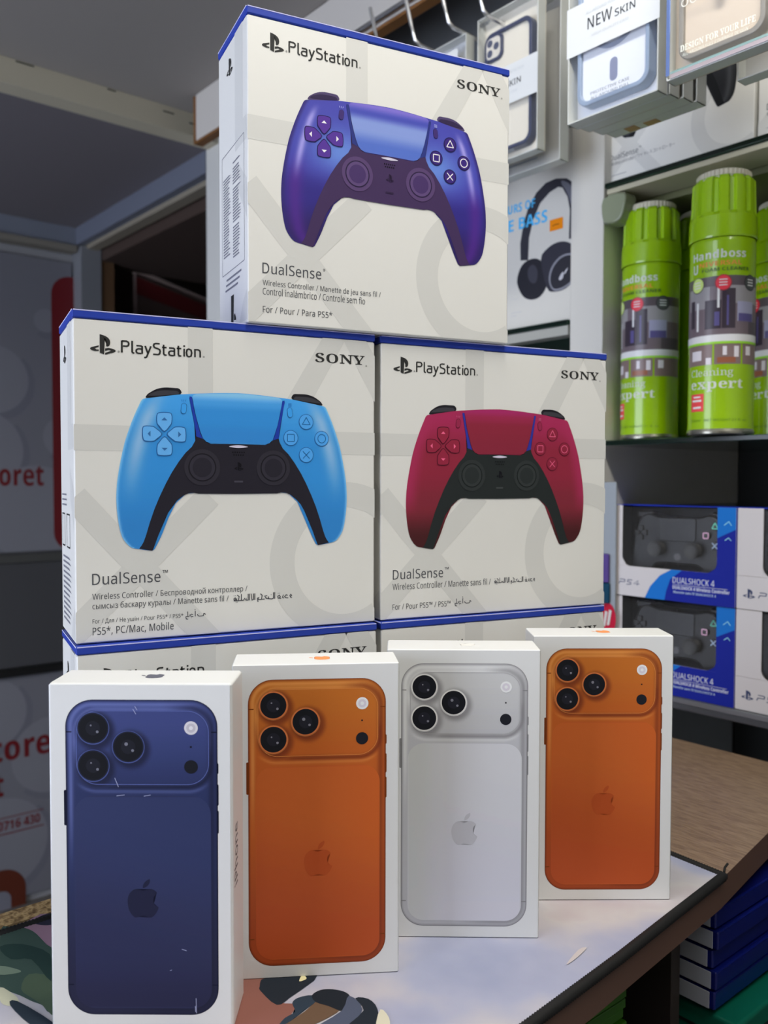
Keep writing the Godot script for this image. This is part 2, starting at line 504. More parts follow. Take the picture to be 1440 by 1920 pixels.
# ---------------------------------------------------------------- shelving
func shelving() -> void:
	var lam := mat(Color(0.83, 0.82, 0.79), 0.45)
	var o := thing("shelving_unit", "white shop shelving unit with upright partitions along the right wall", "shelving", sd(0, -1.1, 0), SA)
	var Y := func(y: float) -> float: return y + 1.1
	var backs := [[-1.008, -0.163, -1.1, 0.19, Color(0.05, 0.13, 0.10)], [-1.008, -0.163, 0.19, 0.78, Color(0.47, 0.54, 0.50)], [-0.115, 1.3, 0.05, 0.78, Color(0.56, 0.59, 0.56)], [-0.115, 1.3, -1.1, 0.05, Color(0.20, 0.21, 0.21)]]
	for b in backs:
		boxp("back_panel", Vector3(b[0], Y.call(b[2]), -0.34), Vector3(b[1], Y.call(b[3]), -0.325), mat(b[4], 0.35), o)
	boxp("upright", Vector3(-1.063, 0, -0.34), Vector3(-1.008, Y.call(0.695), 0.0), mat(Color(0.84, 0.84, 0.82), 0.5), o)
	boxp("upright", Vector3(-0.163, Y.call(-0.03), -0.325), Vector3(-0.115, Y.call(0.78), 0.0), lam, o, 0.0015)
	boxp("upright", Vector3(-0.163, 0, -0.325), Vector3(-0.117, Y.call(-0.03), -0.0), mat(Color(0.62, 0.65, 0.68), 0.4), o, 0.0015)
	boxp("cover_strip", Vector3(-0.163, 0, 0.0), Vector3(-0.0915, Y.call(-0.0), 0.003), mat(Color(0.56, 0.59, 0.62), 0.4), o, 0.001)
	boxp("upright", Vector3(0.62, 0, -0.325), Vector3(0.66, Y.call(0.78), 0.0), lam, o, 0.0015)
	# fascia above, with its bare brown end
	boxp("fascia", Vector3(-0.935, Y.call(0.617), 0.072), Vector3(1.3, Y.call(0.699), 0.09), mat(Color(0.80, 0.78, 0.75), 0.6), o)
	boxp("fascia_edge", Vector3(-0.943, Y.call(0.612), 0.072), Vector3(-0.935, Y.call(0.697), 0.091), mat(Color(0.50, 0.33, 0.16), 0.6), o)
	boxp("fascia_edge", Vector3(-0.935, Y.call(0.612), 0.072), Vector3(1.3, Y.call(0.617), 0.09), mat(Color(0.50, 0.33, 0.16), 0.6), o)
	boxp("rail", Vector3(-0.52, Y.call(0.619), 0.091), Vector3(1.3, Y.call(0.627), 0.099), mat(Color(0.75, 0.75, 0.76), 0.25, 0.9), o, 0.003)
	# grey slotted panel that carries the hooks
	boxp("hook_panel", Vector3(-1.0, Y.call(0.54), -0.05), Vector3(-0.165, Y.call(0.70), -0.035), mat(Color(0.40, 0.41, 0.42), 0.4), o)
	boxp("hook_panel", Vector3(-0.115, Y.call(0.44), -0.05), Vector3(1.3, Y.call(0.70), -0.035), mat(Color(0.44, 0.45, 0.46), 0.4), o)
	boxp("black_strip", Vector3(-1.0, Y.call(0.527), -0.052), Vector3(-0.165, Y.call(0.54), -0.03), mat(Color(0.03, 0.03, 0.03), 0.5), o)
	# glass shelves
	var dark := mat(Color(0.03, 0.10, 0.07), 0.15)
	var under := mat(Color(0.74, 0.72, 0.62), 0.6)
	for g in [[-1.0, -0.166, 0.198, 0], [-1.0, -0.166, -0.05, 0], [-0.113, 0.618, 0.347, 1], [-0.113, 0.618, 0.0485, 2], [-0.113, 0.618, -0.2365, 3]]:
		var y: float = Y.call(g[2])
		boxp("shelf_glass", Vector3(g[0], y - 0.006, -0.32), Vector3(g[1], y, 0.0), mat(Color(0.16, 0.28, 0.22), 0.08) if g[3] != 3 else mat(Color(0.35, 0.36, 0.37), 0.12), o, 0.0008)
		boxp("glass_edge", Vector3(g[0], y - 0.0055, 0.0002), Vector3(g[1], y - 0.0006, 0.0012), dark if g[3] != 3 else mat(Color(0.40, 0.40, 0.42), 0.15), o, 0.0003)
		if g[3] == 0:
			boxp("shelf_lip", Vector3(g[0], y - 0.019, -0.02), Vector3(g[1], y - 0.0065, -0.001), mat(Color(0.66, 0.66, 0.63), 0.5), o)
		if g[3] == 1:
			boxp("shelf_lip", Vector3(g[0], y - 0.013, -0.05), Vector3(g[1], y - 0.0065, -0.002), under, o)
			boxp("shelf_board", Vector3(g[0], y - 0.020, -0.32), Vector3(g[1], y - 0.0065, -0.052), mat(Color(0.42, 0.43, 0.28), 0.5), o)
		if g[3] == 3:
			boxp("shelf_lip", Vector3(g[0], y - 0.014, -0.32), Vector3(g[1], y - 0.0065, -0.003), mat(Color(0.30, 0.30, 0.31), 0.3), o)
	var br := Pen.new()
	br.slab(moved(soft(px([0, 0, 0.03, 0, 0.03, -0.018, 0.024, -0.03, 0.010, -0.032, 0, -0.026]), 3), Vector2.ONE), -0.02, 0.0, 0.003)
	var clip := obj("shelf_bracket", br, mat(Color(0.55, 0.58, 0.48), 0.12), o)
	clip.position = Vector3(-0.115, Y.call(0.330), 0.004)
	# round advertising sticker on the lower upright
	var st := Pen.new()
	var face := Transform3D(Basis.from_scale(Vector3(0.62, 1, 1)), Vector3(-0.101, Y.call(-0.160), 0.0036))
	st.ring(Vector2.ZERO, 0.0, 0.0185, 0.0, face)
	obj("red_sticker", st, ink(0x96122a, 0.62), o)
	var stp := Pen.new()
	for k in [-1, 1]: stp.poly(px([-0.006, -0.009, 0.0, -0.008, 0.005, 0.009, -0.001, 0.010], 1.0, Vector2(k * 0.0045, k * 0.001)), 0.0004, face)
	obj("sticker_mark", stp, mat(Color(0.8, 0.78, 0.76), 0.5), o)
	# bright card pinned beside the sticker
	boxp("purple_card", Vector3(-0.112, Y.call(-0.118), 0.003), Vector3(-0.0985, Y.call(-0.084), 0.007), ink(0x4a3a74, 0.75), o, 0.0015)
	boxp("teal_card", Vector3(-0.112, Y.call(-0.142), 0.003), Vector3(-0.0975, Y.call(-0.118), 0.007), ink(0x0b3044, 0.6), o, 0.0015)
	# wire hooks
	var hk := Pen.new()
	hk.tube(PackedVector3Array([Vector3(0, 0, 0), Vector3(0, 0, 0.08), Vector3(0, 0.001, 0.150), Vector3(0, 0.005, 0.158), Vector3(-0.004, 0.025, 0.161), Vector3(-0.010, 0.055, 0.164)]), 0.0026, 8)
	hk.lathe([Vector2(0, 0), Vector2(0.006, 0), Vector2(0.006, 0.004), Vector2(0, 0.005)], 14, Vector3(0, 0, 0), Basis(Vector3.RIGHT, PI / 2))
	var h0: Node3D
	var hs := [[-0.378, 0.560], [-0.308, 0.541], [-0.249, 0.539], [-0.193, 0.530]]
	for i in hs.size():
		var l: String = ["bright metal display hook farthest left, tip just above the top carton", "bright metal display hook, second from the left above the top carton", "bright metal display hook, third from the left with nothing on it", "bright metal display hook right beside the navy framed case pack"][i]
		if i == 0:
			h0 = thing("display_hook", l, "hook", sd(hs[i][0], hs[i][1], -0.035), SA, "wire hooks on the grey panel")
			obj("wire", hk, mat(Color(0.88, 0.88, 0.88), 0.25, 0.85), h0)
		else: dup(h0, sd(hs[i][0], hs[i][1], -0.035), SA, l, "wire hooks on the grey panel")

# ---------------------------------------------------------------- counter, mat
func counter() -> void:
	# plan: x along the shelves (s), z out from the shelves (d); origin on the floor below the shelf front
	var o := thing("counter", "wood-look shop counter with dark edge and raw chipboard strip", "counter", sd(0, -1.1, 0), SA)
	var top := TY - 0.0034
	var plan := px([-0.072, -0.012, 0.166, -0.012, 0.179, -0.185, 0.196, -0.288, 0.212, -0.45, 0.262, -1.02, -0.072, -1.02])   # y = -d
	var flat := Transform3D(Basis(Vector3.RIGHT, -PI / 2), Vector3.ZERO)
	var wood := tmat(noise_tex([hexc(0x5d4a3c), hexc(0x866f59), hexc(0x99826a), hexc(0x6f5a49), hexc(0xa88f74)], [0.0, 0.3, 0.5, 0.7, 1.0], 0.02, 3, FastNoiseLite.TYPE_SIMPLEX_SMOOTH, 512, 5), 0.35)
	wood.uv1_scale = Vector3(0.9, 9.0, 1)
	var grain := tmat(noise_tex([hexc(0x4a3829), hexc(0x8a7460), hexc(0x6d5847)], [0.0, 0.5, 1.0], 0.06, 8), 0.35)
	grain.uv1_scale = Vector3(1, 12, 1)
	wood.detail_enabled = true
	wood.detail_albedo = grain.albedo_texture
	wood.detail_blend_mode = BaseMaterial3D.BLEND_MODE_MIX
	var mk := Image.create(8, 8, false, Image.FORMAT_RGB8)
	mk.fill(Color(0.35, 0.35, 0.35))
	wood.detail_mask = ImageTexture.create_from_image(mk)
	wood.detail_uv_layer = BaseMaterial3D.DETAIL_UV_1
	var p := Pen.new()
	p.poly(plan, top, flat, Rect2(-0.1, -1.1, 0.5, 0.5))
	obj("wood_top", p, wood, o)
	var ed := Pen.new()
	var n := plan.size()
	for i in n:
		var a := plan[i]
		var b := plan[(i + 1) % n]
		var e := (b - a).normalized()
		var nn := Vector3(-e.y, 0, -e.x)
		if (Vector2((a.x + b.x) / 2, -(a.y + b.y) / 2) - Vector2(0.07, 0.5)).dot(Vector2(nn.x, nn.z)) < 0.0: nn = -nn
		ed.flatq(Vector3(a.x, top, -a.y), Vector3(b.x, top, -b.y), Vector3(b.x, top - 0.021, -b.y), Vector3(a.x, top - 0.021, -a.y), nn)
	ed.poly(plan, top - 0.021, flat, Rect2(0, 0, 1, 1), -1.0)
	obj("dark_edge", ed, mat(hexc(0x5f463b), 0.45), o)
	var chip := tmat(noise_tex([hexc(0x5a4630), hexc(0x9c8058), hexc(0xc9ac7c), hexc(0x7a6040)], [0.0, 0.42, 0.62, 1.0], 0.09, 5, FastNoiseLite.TYPE_SIMPLEX, 256, 3), 0.8)
	var c := Pen.new()
	c.poly(px([-0.0715, -0.05, -0.0535, -0.05, -0.0535, -1.02, -0.0715, -1.02]), top + 0.003, flat, Rect2(0, 0, 0.16, 0.16))
	c.flatq(Vector3(-0.0535, top, 0.05), Vector3(-0.0535, top, 1.02), Vector3(-0.0535, top + 0.003, 1.02), Vector3(-0.0535, top + 0.003, 0.05), Vector3.RIGHT)
	c.flatq(Vector3(-0.0715, top, 0.05), Vector3(-0.0715, top, 1.02), Vector3(-0.0715, top + 0.003, 1.02), Vector3(-0.0715, top + 0.003, 0.05), Vector3.LEFT)
	obj("chipboard_strip", c, chip, o)
	var dk := mat(hexc(0x2c2420), 0.6)
	var yt := top - 0.021
	boxp("side_panel", Vector3(-0.06, 0, 0.278), Vector3(0.160, yt, 0.290), dk, o)
	boxp("side_panel", Vector3(-0.06, 0, 0.985), Vector3(0.235, yt, 1.0), dk, o)
	boxp("side_panel", Vector3(-0.06, 0, 0.015), Vector3(0.15, yt, 0.03), dk, o)
	boxp("back_board", Vector3(-0.07, 0, 0.015), Vector3(-0.06, yt, 1.0), dk, o)
	boxp("inner_shelf", Vector3(-0.06, 0.675, 0.290), Vector3(0.19, 0.685, 0.985), dk, o)
	boxp("inner_shelf", Vector3(-0.06, 0.605, 0.03), Vector3(0.145, 0.617, 0.278), dk, o)

	# desk mat
	var dm := thing("desk_mat", "pale printed cloth desk mat with a black stitched border", "desk mat", sd(0, TY - 0.0034 - CY, 0), SA)
	var edge := soft(px([-0.046, -0.285, 0.05, -0.284, 0.13, -0.2825, 0.197, -0.287, 0.204, -0.36, 0.211, -0.43, 0.218, -0.52, 0.232, -0.70, 0.245, -0.98, 0.10, -0.985, -0.046, -0.985]), 1)
	var cloud := tmat(noise_tex([hexc(0x969bb4), hexc(0xa2a5bb), hexc(0xb3b1bb), hexc(0xc0bcbd), hexc(0xb8aeb2), hexc(0x9b9fb8)], [0.0, 0.25, 0.42, 0.6, 0.78, 1.0], 0.006, 21, FastNoiseLite.TYPE_SIMPLEX_SMOOTH, 512, 5), 0.85)
	var wv := FastNoiseLite.new()
	wv.frequency = 0.35; wv.seed = 4
	var wt := NoiseTexture2D.new()
	wt.width = 256; wt.height = 256; wt.noise = wv; wt.seamless = true; wt.as_normal_map = true; wt.bump_strength = 2.0
	var mp := Pen.new()
	mp.poly(edge, 0.0034, flat, Rect2(-0.1, -1.1, 0.55, 0.55))
	mp.poly(edge, 0.0002, flat, Rect2(0, 0, 1, 1), -1.0)
	for i in edge.size():
		var a := edge[i]
		var b := edge[(i + 1) % edge.size()]
		var nn := Vector3(b.y - a.y, 0, b.x - a.x).normalized()
		mp.flatq(Vector3(a.x, 0.0034, -a.y), Vector3(b.x, 0.0034, -b.y), Vector3(b.x, 0.0002, -b.y), Vector3(a.x, 0.0002, -a.y), nn if nn.x * (a.x - 0.08) - nn.z * (-a.y * -1.0 + 0.6) > 0 else -nn)
	obj("cloth", mp, cloud, dm)
	var path := PackedVector3Array()
	for i in edge.size():
		var a := edge[i]
		var b := edge[(i + 1) % edge.size()]
		var steps := int(ceil(a.distance_to(b) / 0.0011))
		for k in steps:
			var q := a.lerp(b, float(k) / steps)
			path.append(Vector3(q.x, 0.0022, -q.y))
	path.append(path[0])
	var bp := Pen.new()
	bp.tube(path, 0.0032, 7, 0.10, false)
	obj("stitched_border", bp, mat(Color(0.035, 0.035, 0.037), 0.7), dm)
	# loose thread at the corner
	var th := Pen.new()
	th.tube(PackedVector3Array([Vector3(0.196, 0.004, 0.284), Vector3(0.194, 0.0055, 0.279), Vector3(0.1945, 0.0075, 0.276)]), 0.0009, 6)
	obj("loose_thread", th, mat(Color(0.03, 0.03, 0.03), 0.8), dm)
	mat_print(dm, flat)

func mat_print(dm: Node3D, flat: Transform3D) -> void:
	# painted shapes of the mat's picture, given where they lie in millimetres: along the shelves, towards them
	var K := 0.85
	var shapes := [
		["green_cloth_print", 0x3a4d46, [-49, -697, -50, -691, -49, -687, -36, -682, -22, -681, -11, -680, 14, -672, 65, -691, 54, -702, 44, -703, 37, -706, 28, -709, 21, -712, 12, -715]],
		["olive_print", 0x4a5a48, [10, -699, 22, -690, 50, -690, 58, -701, 44, -703, 34, -705, 22, -707]],
		["cream_fold_print", 0xb9b8a0, [13, -715, 22, -712, 28, -711, 34, -712, 34, -716, 27, -719]],
		["dark_fold_print", 0x263a36, [-30, -703, -25, -692, -3, -683, 25, -692, -4, -693, -12, -702]],
		["light_fold_print", 0x6f806f, [-9, -709, 2, -702, 5, -703, 0, -712]],
		["mauve_print", 0x8c7080, [-49, -687, -50, -681, -51, -667, -9, -663, 14, -672, -11, -680, -22, -681, -36, -682]],
		["dark_blot_print", 0x2c2c3c, [-48, -679, -51, -667, -39, -665, -36, -671, -40, -676]],
		["strap_print", 0x26303a, [33, -716, 32, -712, 62, -704, 67, -707, 58, -713]],
		["tan_print", 0x7c5249, [92, -619, 91, -609, 99, -598, 103, -607, 121, -607, 129, -601, 134, -607, 140, -616, 126, -636, 122, -637]],
		["strap_print", 0x20262e, [98, -599, 114, -576, 122, -600, 123, -609, 108, -609, 103, -607]],
		["brown_print", 0x5e4a3a, [134, -592, 136, -590, 147, -585, 149, -600, 147, -611, 141, -618, 137, -601]],
		["strap_print", 0x2a3642, [127, -602, 125, -597, 128, -590, 134, -592, 136, -601, 139, -611, 139, -619, 135, -612, 134, -605]],
		["ring_print", 0x1c2128, [128, -590, 127, -584, 130, -579, 136, -575, 142, -575, 147, -580, 149, -586, 141, -589, 134, -592]],
		["band_print", 0x474e60, [141, -575, 155, -577, 162, -593, 152, -605, 149, -586]],
		["cylinder_print", 0x20262e, [145, -574, 150, -569, 160, -571, 172, -582, 162, -593, 156, -577]],
		["cream_print", 0xc0bca8, [161, -570, 169, -571, 176, -577, 172, -582]],
		["yellow_mark_print", 0xd2c89a, [114, -585, 113, -583, 109, -583, 113, -588]],
		["faint_stroke_print", 0xb3abaa, [197, -462, 192, -444, 194, -439, 197, -454]],
	]
	for i in shapes.size():
		pr(shapes[i][0], [soft(px(shapes[i][2], 0.001), 3)], 0.00346 + 0.00003 * i, ink(shapes[i][1], K, 0.85), dm, flat)

# ---------------------------------------------------------------- controller cartons
const SHELL := [-11, 779, -77, 776, -148, 770, -186, 767, -242, 758, -291, 750, -305, 746, -314, 730, -331, 692, -345, 655, -359, 612, -370, 563, -378, 520, -383, 483, -385, 443, -384, 410, -381, 379, -376, 348, -369, 323, -358, 305, -346, 292, -334, 286, -318, 284, -278, 277, -267, 289, -258, 305, -245, 333, -233, 364, -220, 395, -211, 414, -195, 436, -179, 450, -163, 457, -147, 458, -131, 455, -13, 454]
const CORE := [-12, 614, -91, 613, -107, 618, -117, 629, -125, 647, -134, 679, -142, 710, -148, 742, -151, 760, -158, 762, -159, 755, -156, 742, -150, 711, -144, 680, -139, 651, -138, 635, -141, 623, -152, 603, -172, 584, -194, 555, -216, 521, -235, 486, -254, 446, -270, 408, -285, 365, -296, 328, -304, 306, -310, 295, -318, 285, -278, 277, -275, 282, -258, 327, -242, 364, -228, 395, -215, 417, -200, 433, -179, 449, -163, 456, -147, 457, -131, 454, -13, 453]
const SLIT := [-117, 629, -125, 647, -134, 679, -142, 710, -148, 742, -151, 760, -158, 762, -159, 755, -156, 742, -150, 711, -144, 680, -139, 651, -138, 636]
const PADL := [-11, 777, -77, 774, -135, 770, -146, 766, -150, 761, -147, 743, -141, 711, -133, 680, -124, 649, -116, 631, -106, 620, -91, 615, -12, 615]
const BUMP := [-291, 751, -291, 760, -282, 768, -261, 780, -236, 786, -211, 786, -190, 784, -187, 767, -242, 757]
const KEY := [-16, 46, -8, 53, 17, 54, 28, 49, 28, 25, 23, 15, 6, -3, -9, 12, -16, 22]

func shell_tex(style: String) -> ImageTexture:
	var l := px(SHELL)
	return picture(150, 100, func(x: float, y: float) -> Color:
		var u := lerpf(-390, 390, x)
		var v := lerpf(270, 785, y)
		var edge := 385.0
		for i in range(5, 22):
			if v <= l[i].y and v >= l[i + 1].y:
				edge = lerpf(-l[i].x, -l[i + 1].x, (l[i].y - v) / maxf(l[i].y - l[i + 1].y, 0.01))
				break
		if v > 750: edge = 300.0
		var e := edge - absf(u)
		var c: Color
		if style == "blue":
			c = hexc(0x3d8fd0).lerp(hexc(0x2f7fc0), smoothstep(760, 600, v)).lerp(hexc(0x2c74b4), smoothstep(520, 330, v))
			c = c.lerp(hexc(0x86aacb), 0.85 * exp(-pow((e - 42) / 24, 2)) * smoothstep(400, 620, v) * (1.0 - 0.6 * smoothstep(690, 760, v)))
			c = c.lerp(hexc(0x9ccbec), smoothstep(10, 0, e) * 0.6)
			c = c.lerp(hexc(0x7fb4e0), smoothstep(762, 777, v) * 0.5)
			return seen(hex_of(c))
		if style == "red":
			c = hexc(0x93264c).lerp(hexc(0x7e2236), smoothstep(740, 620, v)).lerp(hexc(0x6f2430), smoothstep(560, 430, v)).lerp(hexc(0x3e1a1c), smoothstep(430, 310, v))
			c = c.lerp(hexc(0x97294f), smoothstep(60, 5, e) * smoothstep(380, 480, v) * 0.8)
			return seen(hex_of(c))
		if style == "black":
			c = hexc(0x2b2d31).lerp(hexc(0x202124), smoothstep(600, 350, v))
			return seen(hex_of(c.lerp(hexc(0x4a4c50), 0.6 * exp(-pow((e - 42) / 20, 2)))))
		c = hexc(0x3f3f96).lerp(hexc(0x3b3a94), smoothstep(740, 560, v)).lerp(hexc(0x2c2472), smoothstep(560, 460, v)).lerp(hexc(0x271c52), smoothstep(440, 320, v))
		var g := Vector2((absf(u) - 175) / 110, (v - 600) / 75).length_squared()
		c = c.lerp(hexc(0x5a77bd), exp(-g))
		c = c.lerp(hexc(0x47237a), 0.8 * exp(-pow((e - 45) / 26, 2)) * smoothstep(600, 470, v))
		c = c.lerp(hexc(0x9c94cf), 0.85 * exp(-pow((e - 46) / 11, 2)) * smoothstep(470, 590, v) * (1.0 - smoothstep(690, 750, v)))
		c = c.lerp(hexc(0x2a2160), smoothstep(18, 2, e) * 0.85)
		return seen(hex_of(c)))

func hex_of(c: Color) -> int:
	return (int(clampf(c.r, 0, 1) * 255) << 16) + (int(clampf(c.g, 0, 1) * 255) << 8) + int(clampf(c.b, 0, 1) * 255)

func pad_tex(style: String) -> ImageTexture:
	var top: int = {"blue": 0x78b0de, "red": 0x94265a, "black": 0x44464a, "purple": 0x6f62b4}[style]
	var hi: int = {"blue": 0x3f8ccb, "red": 0x882442, "black": 0x2e3034, "purple": 0x3f459c}[style]
	var mid: int = {"blue": 0x2f7ec0, "red": 0x7b2235, "black": 0x26282b, "purple": 0x7486bd}[style]
	var low: int = {"blue": 0x2e78ba, "red": 0x782234, "black": 0x222427, "purple": 0x4a62ae}[style]
	return picture(16, 64, func(x: float, y: float) -> Color:
		var v := lerpf(615, 778, y)
		var c := hexc(low).lerp(hexc(mid), smoothstep(640, 690, v)).lerp(hexc(hi), smoothstep(715, 745, v)).lerp(hexc(top), smoothstep(745, 772, v))
		return seen(hex_of(c)))

func ps_logo(c: Vector2, kx: float, ky: float) -> Array:           # upright loop and two flat arcs
	var o := Vector2(668, 565)
	var f := func(l: Array, n: int) -> PackedVector2Array:
		var q := PackedVector2Array()
		for a in (soft(px(l), n) if n > 1 else px(l)): q.append(c + Vector2((a.x - o.x) * kx, (o.y - a.y) * ky))
		return q
	return [
		f.call([632, 455, 665, 461, 700, 471, 728, 488, 745, 508, 752, 535, 748, 560, 738, 577, 722, 584, 705, 582, 705, 512, 700, 498, 690, 494, 682, 502, 682, 672, 632, 656], 1),
		f.call([620, 576, 575, 590, 538, 600, 522, 612, 526, 624, 545, 634, 580, 641, 620, 638, 620, 622, 596, 624, 577, 619, 574, 612, 585, 605, 620, 594], 1),
		f.call([692, 606, 730, 598, 770, 602, 803, 613, 816, 625, 808, 636, 780, 648, 692, 674, 692, 654, 752, 634, 762, 628, 756, 621, 738, 619, 692, 634], 1)]

func wordmark(lo: Vector2, w: float, h: float) -> Array:            # the console maker's round-cornered wordmark, drawn with one pen
	var L := [
		[0, 0, 0, 100], [0, 97, 34, 97, 46, 90, 50, 76, 46, 62, 34, 55, 8, 55],
		[74, 104, 74, 10, 80, 2, 90, 1],
		[104, 66, 138, 66, 146, 60, 146, 0], [146, 40, 118, 40, 106, 34, 102, 21, 107, 6, 118, 2, 140, 2],
		[168, 69, 188, 6], [210, 69, 188, 4, 178, -24, 170, -30, 160, -30],
		[275, 96, 245, 96, 233, 90, 230, 76, 235, 62, 248, 56, 262, 52, 274, 45, 278, 30, 274, 10, 262, 2, 226, 2],
		[304, 90, 304, 14, 310, 3, 326, 2], [292, 67, 326, 67],
		[344, 66, 376, 66, 384, 60, 384, 0], [384, 40, 358, 40, 346, 34, 342, 21, 347, 6, 358, 2, 378, 2],
		[414, 90, 414, 14, 420, 3, 436, 2], [402, 67, 436, 67],
		[458, 69, 458, 0], [458, 84, 458, 98],
		[497, 67, 510, 60, 515, 35, 510, 8, 497, 1, 490, 1, 480, 8, 475, 35, 480, 60, 490, 67, 497, 67],
		[540, 0, 540, 66, 566, 66, 576, 60, 580, 48, 580, 0]]
	var lines := []
	for l in L: lines.append(px(l))
	var k := Vector2(w / 592.0, h / 100.0)
	var out := []
	for p in strokes(lines, 13.0): out.append(moved(p, k, lo + Vector2(6 * k.x, 0)))
	return out

func arabic(which: int, lo: Vector2, h: float) -> Array:            # two Arabic phrases drawn stroke by stroke, from the right
	var a := [
		[0, 0, 8, 2, 14, 14, 8, 22, 2, 14, 10, 8], [24, 0, 40, 2, 48, 10, 38, 20, 28, 16], [52, 0, 62, 6, 56, 22], [70, 0, 90, 2, 92, 14, 82, 20, 76, 10, 84, 2],
		[112, 0, 112, 40], [120, 40, 120, 4, 130, 0, 150, 2, 152, 16], [150, 2, 166, 6, 176, 20, 160, 22], [176, 2, 196, 2, 192, 26, 204, 36], [196, 0, 216, 2, 212, 14, 222, 10, 218, -14],
		[238, 0, 238, 40], [246, 40, 246, 4, 256, 0, 262, 40], [272, 0, 272, 40], [280, 40, 280, 2, 292, 2, 292, 14, 300, 2, 302, 14, 310, 2, 322, 2, 322, 40], [322, 2, 340, 2, 336, 26, 348, 36], [340, 2, 352, 2, 352, 16], [352, 2, 366, 2, 368, 14, 360, 20, 356, 10, 366, 4],
		[78, 32, 81, 32], [88, 32, 91, 32], [134, 26, 137, 26], [346, -8, 349, -8], [354, -8, 357, -8], [358, 32, 361, 32], [366, 32, 369, 32]] if which == 0 else [
		[0, 6, 4, 16, 12, 16, 14, 2, 24, 0, 44, 0, 54, 6, 56, 16], [44, 16, 47, 16], [72, 0, 72, 38], [70, 46, 76, 48], [86, 0, 100, 2, 112, 12, 98, 18, 88, 14], [98, -8, 101, -8], [112, 4, 124, 0, 126, 38], [126, 4, 138, 2, 136, -14, 122, -16]]
	var wdt := 372.0 if which == 0 else 140.0
	var lines := []
	for l in a:
		var q := px(l)
		for i in q.size(): q[i].x = wdt - q[i].x
		lines.append(q)
	var out := []
	for p in strokes(lines, 5.5): out.append(moved(p, Vector2(h / 44.0, h / 44.0), lo))
	return out

func katakana(lo: Vector2, h: float) -> Array:            # "wireless controller" in twelve katakana drawn with single strokes
	var a := [[[1, 6, 1, 9, 9, 9, 8, 5, 4, 0]], [[8, 10, 5, 7, 1, 5], [5, 7, 5, 0]], [[1, 7, 9, 8, 7, 5], [4, 10, 6, 0]], [[2, 9, 2, 1, 9, 6]],
		[[1, 9, 8, 9, 1, 1], [5, 5, 9, 1]], [[1, 9, 9, 9, 9, 1, 1, 1]], [[1, 9, 4, 7], [1, 1, 6, 3, 9, 8]], [[3, 10, 3, 0], [3, 6, 8, 4]],
		[[1, 9, 9, 9, 9, 1, 1, 1, 1, 9]], [[1, 5, 9, 5]], [[2, 9, 8, 9], [1, 6, 9, 6, 7, 2, 3, 0]], [[1, 5, 9, 5]]]
	var lines := []
	for i in a.size():
		for l in a[i]: lines.append(px(l, 1.0, Vector2(i * 11.0, 0)))
	return strokes(lines, 1.0).map(func(p): return moved(p, Vector2(h / 10.0, h / 10.0), lo))

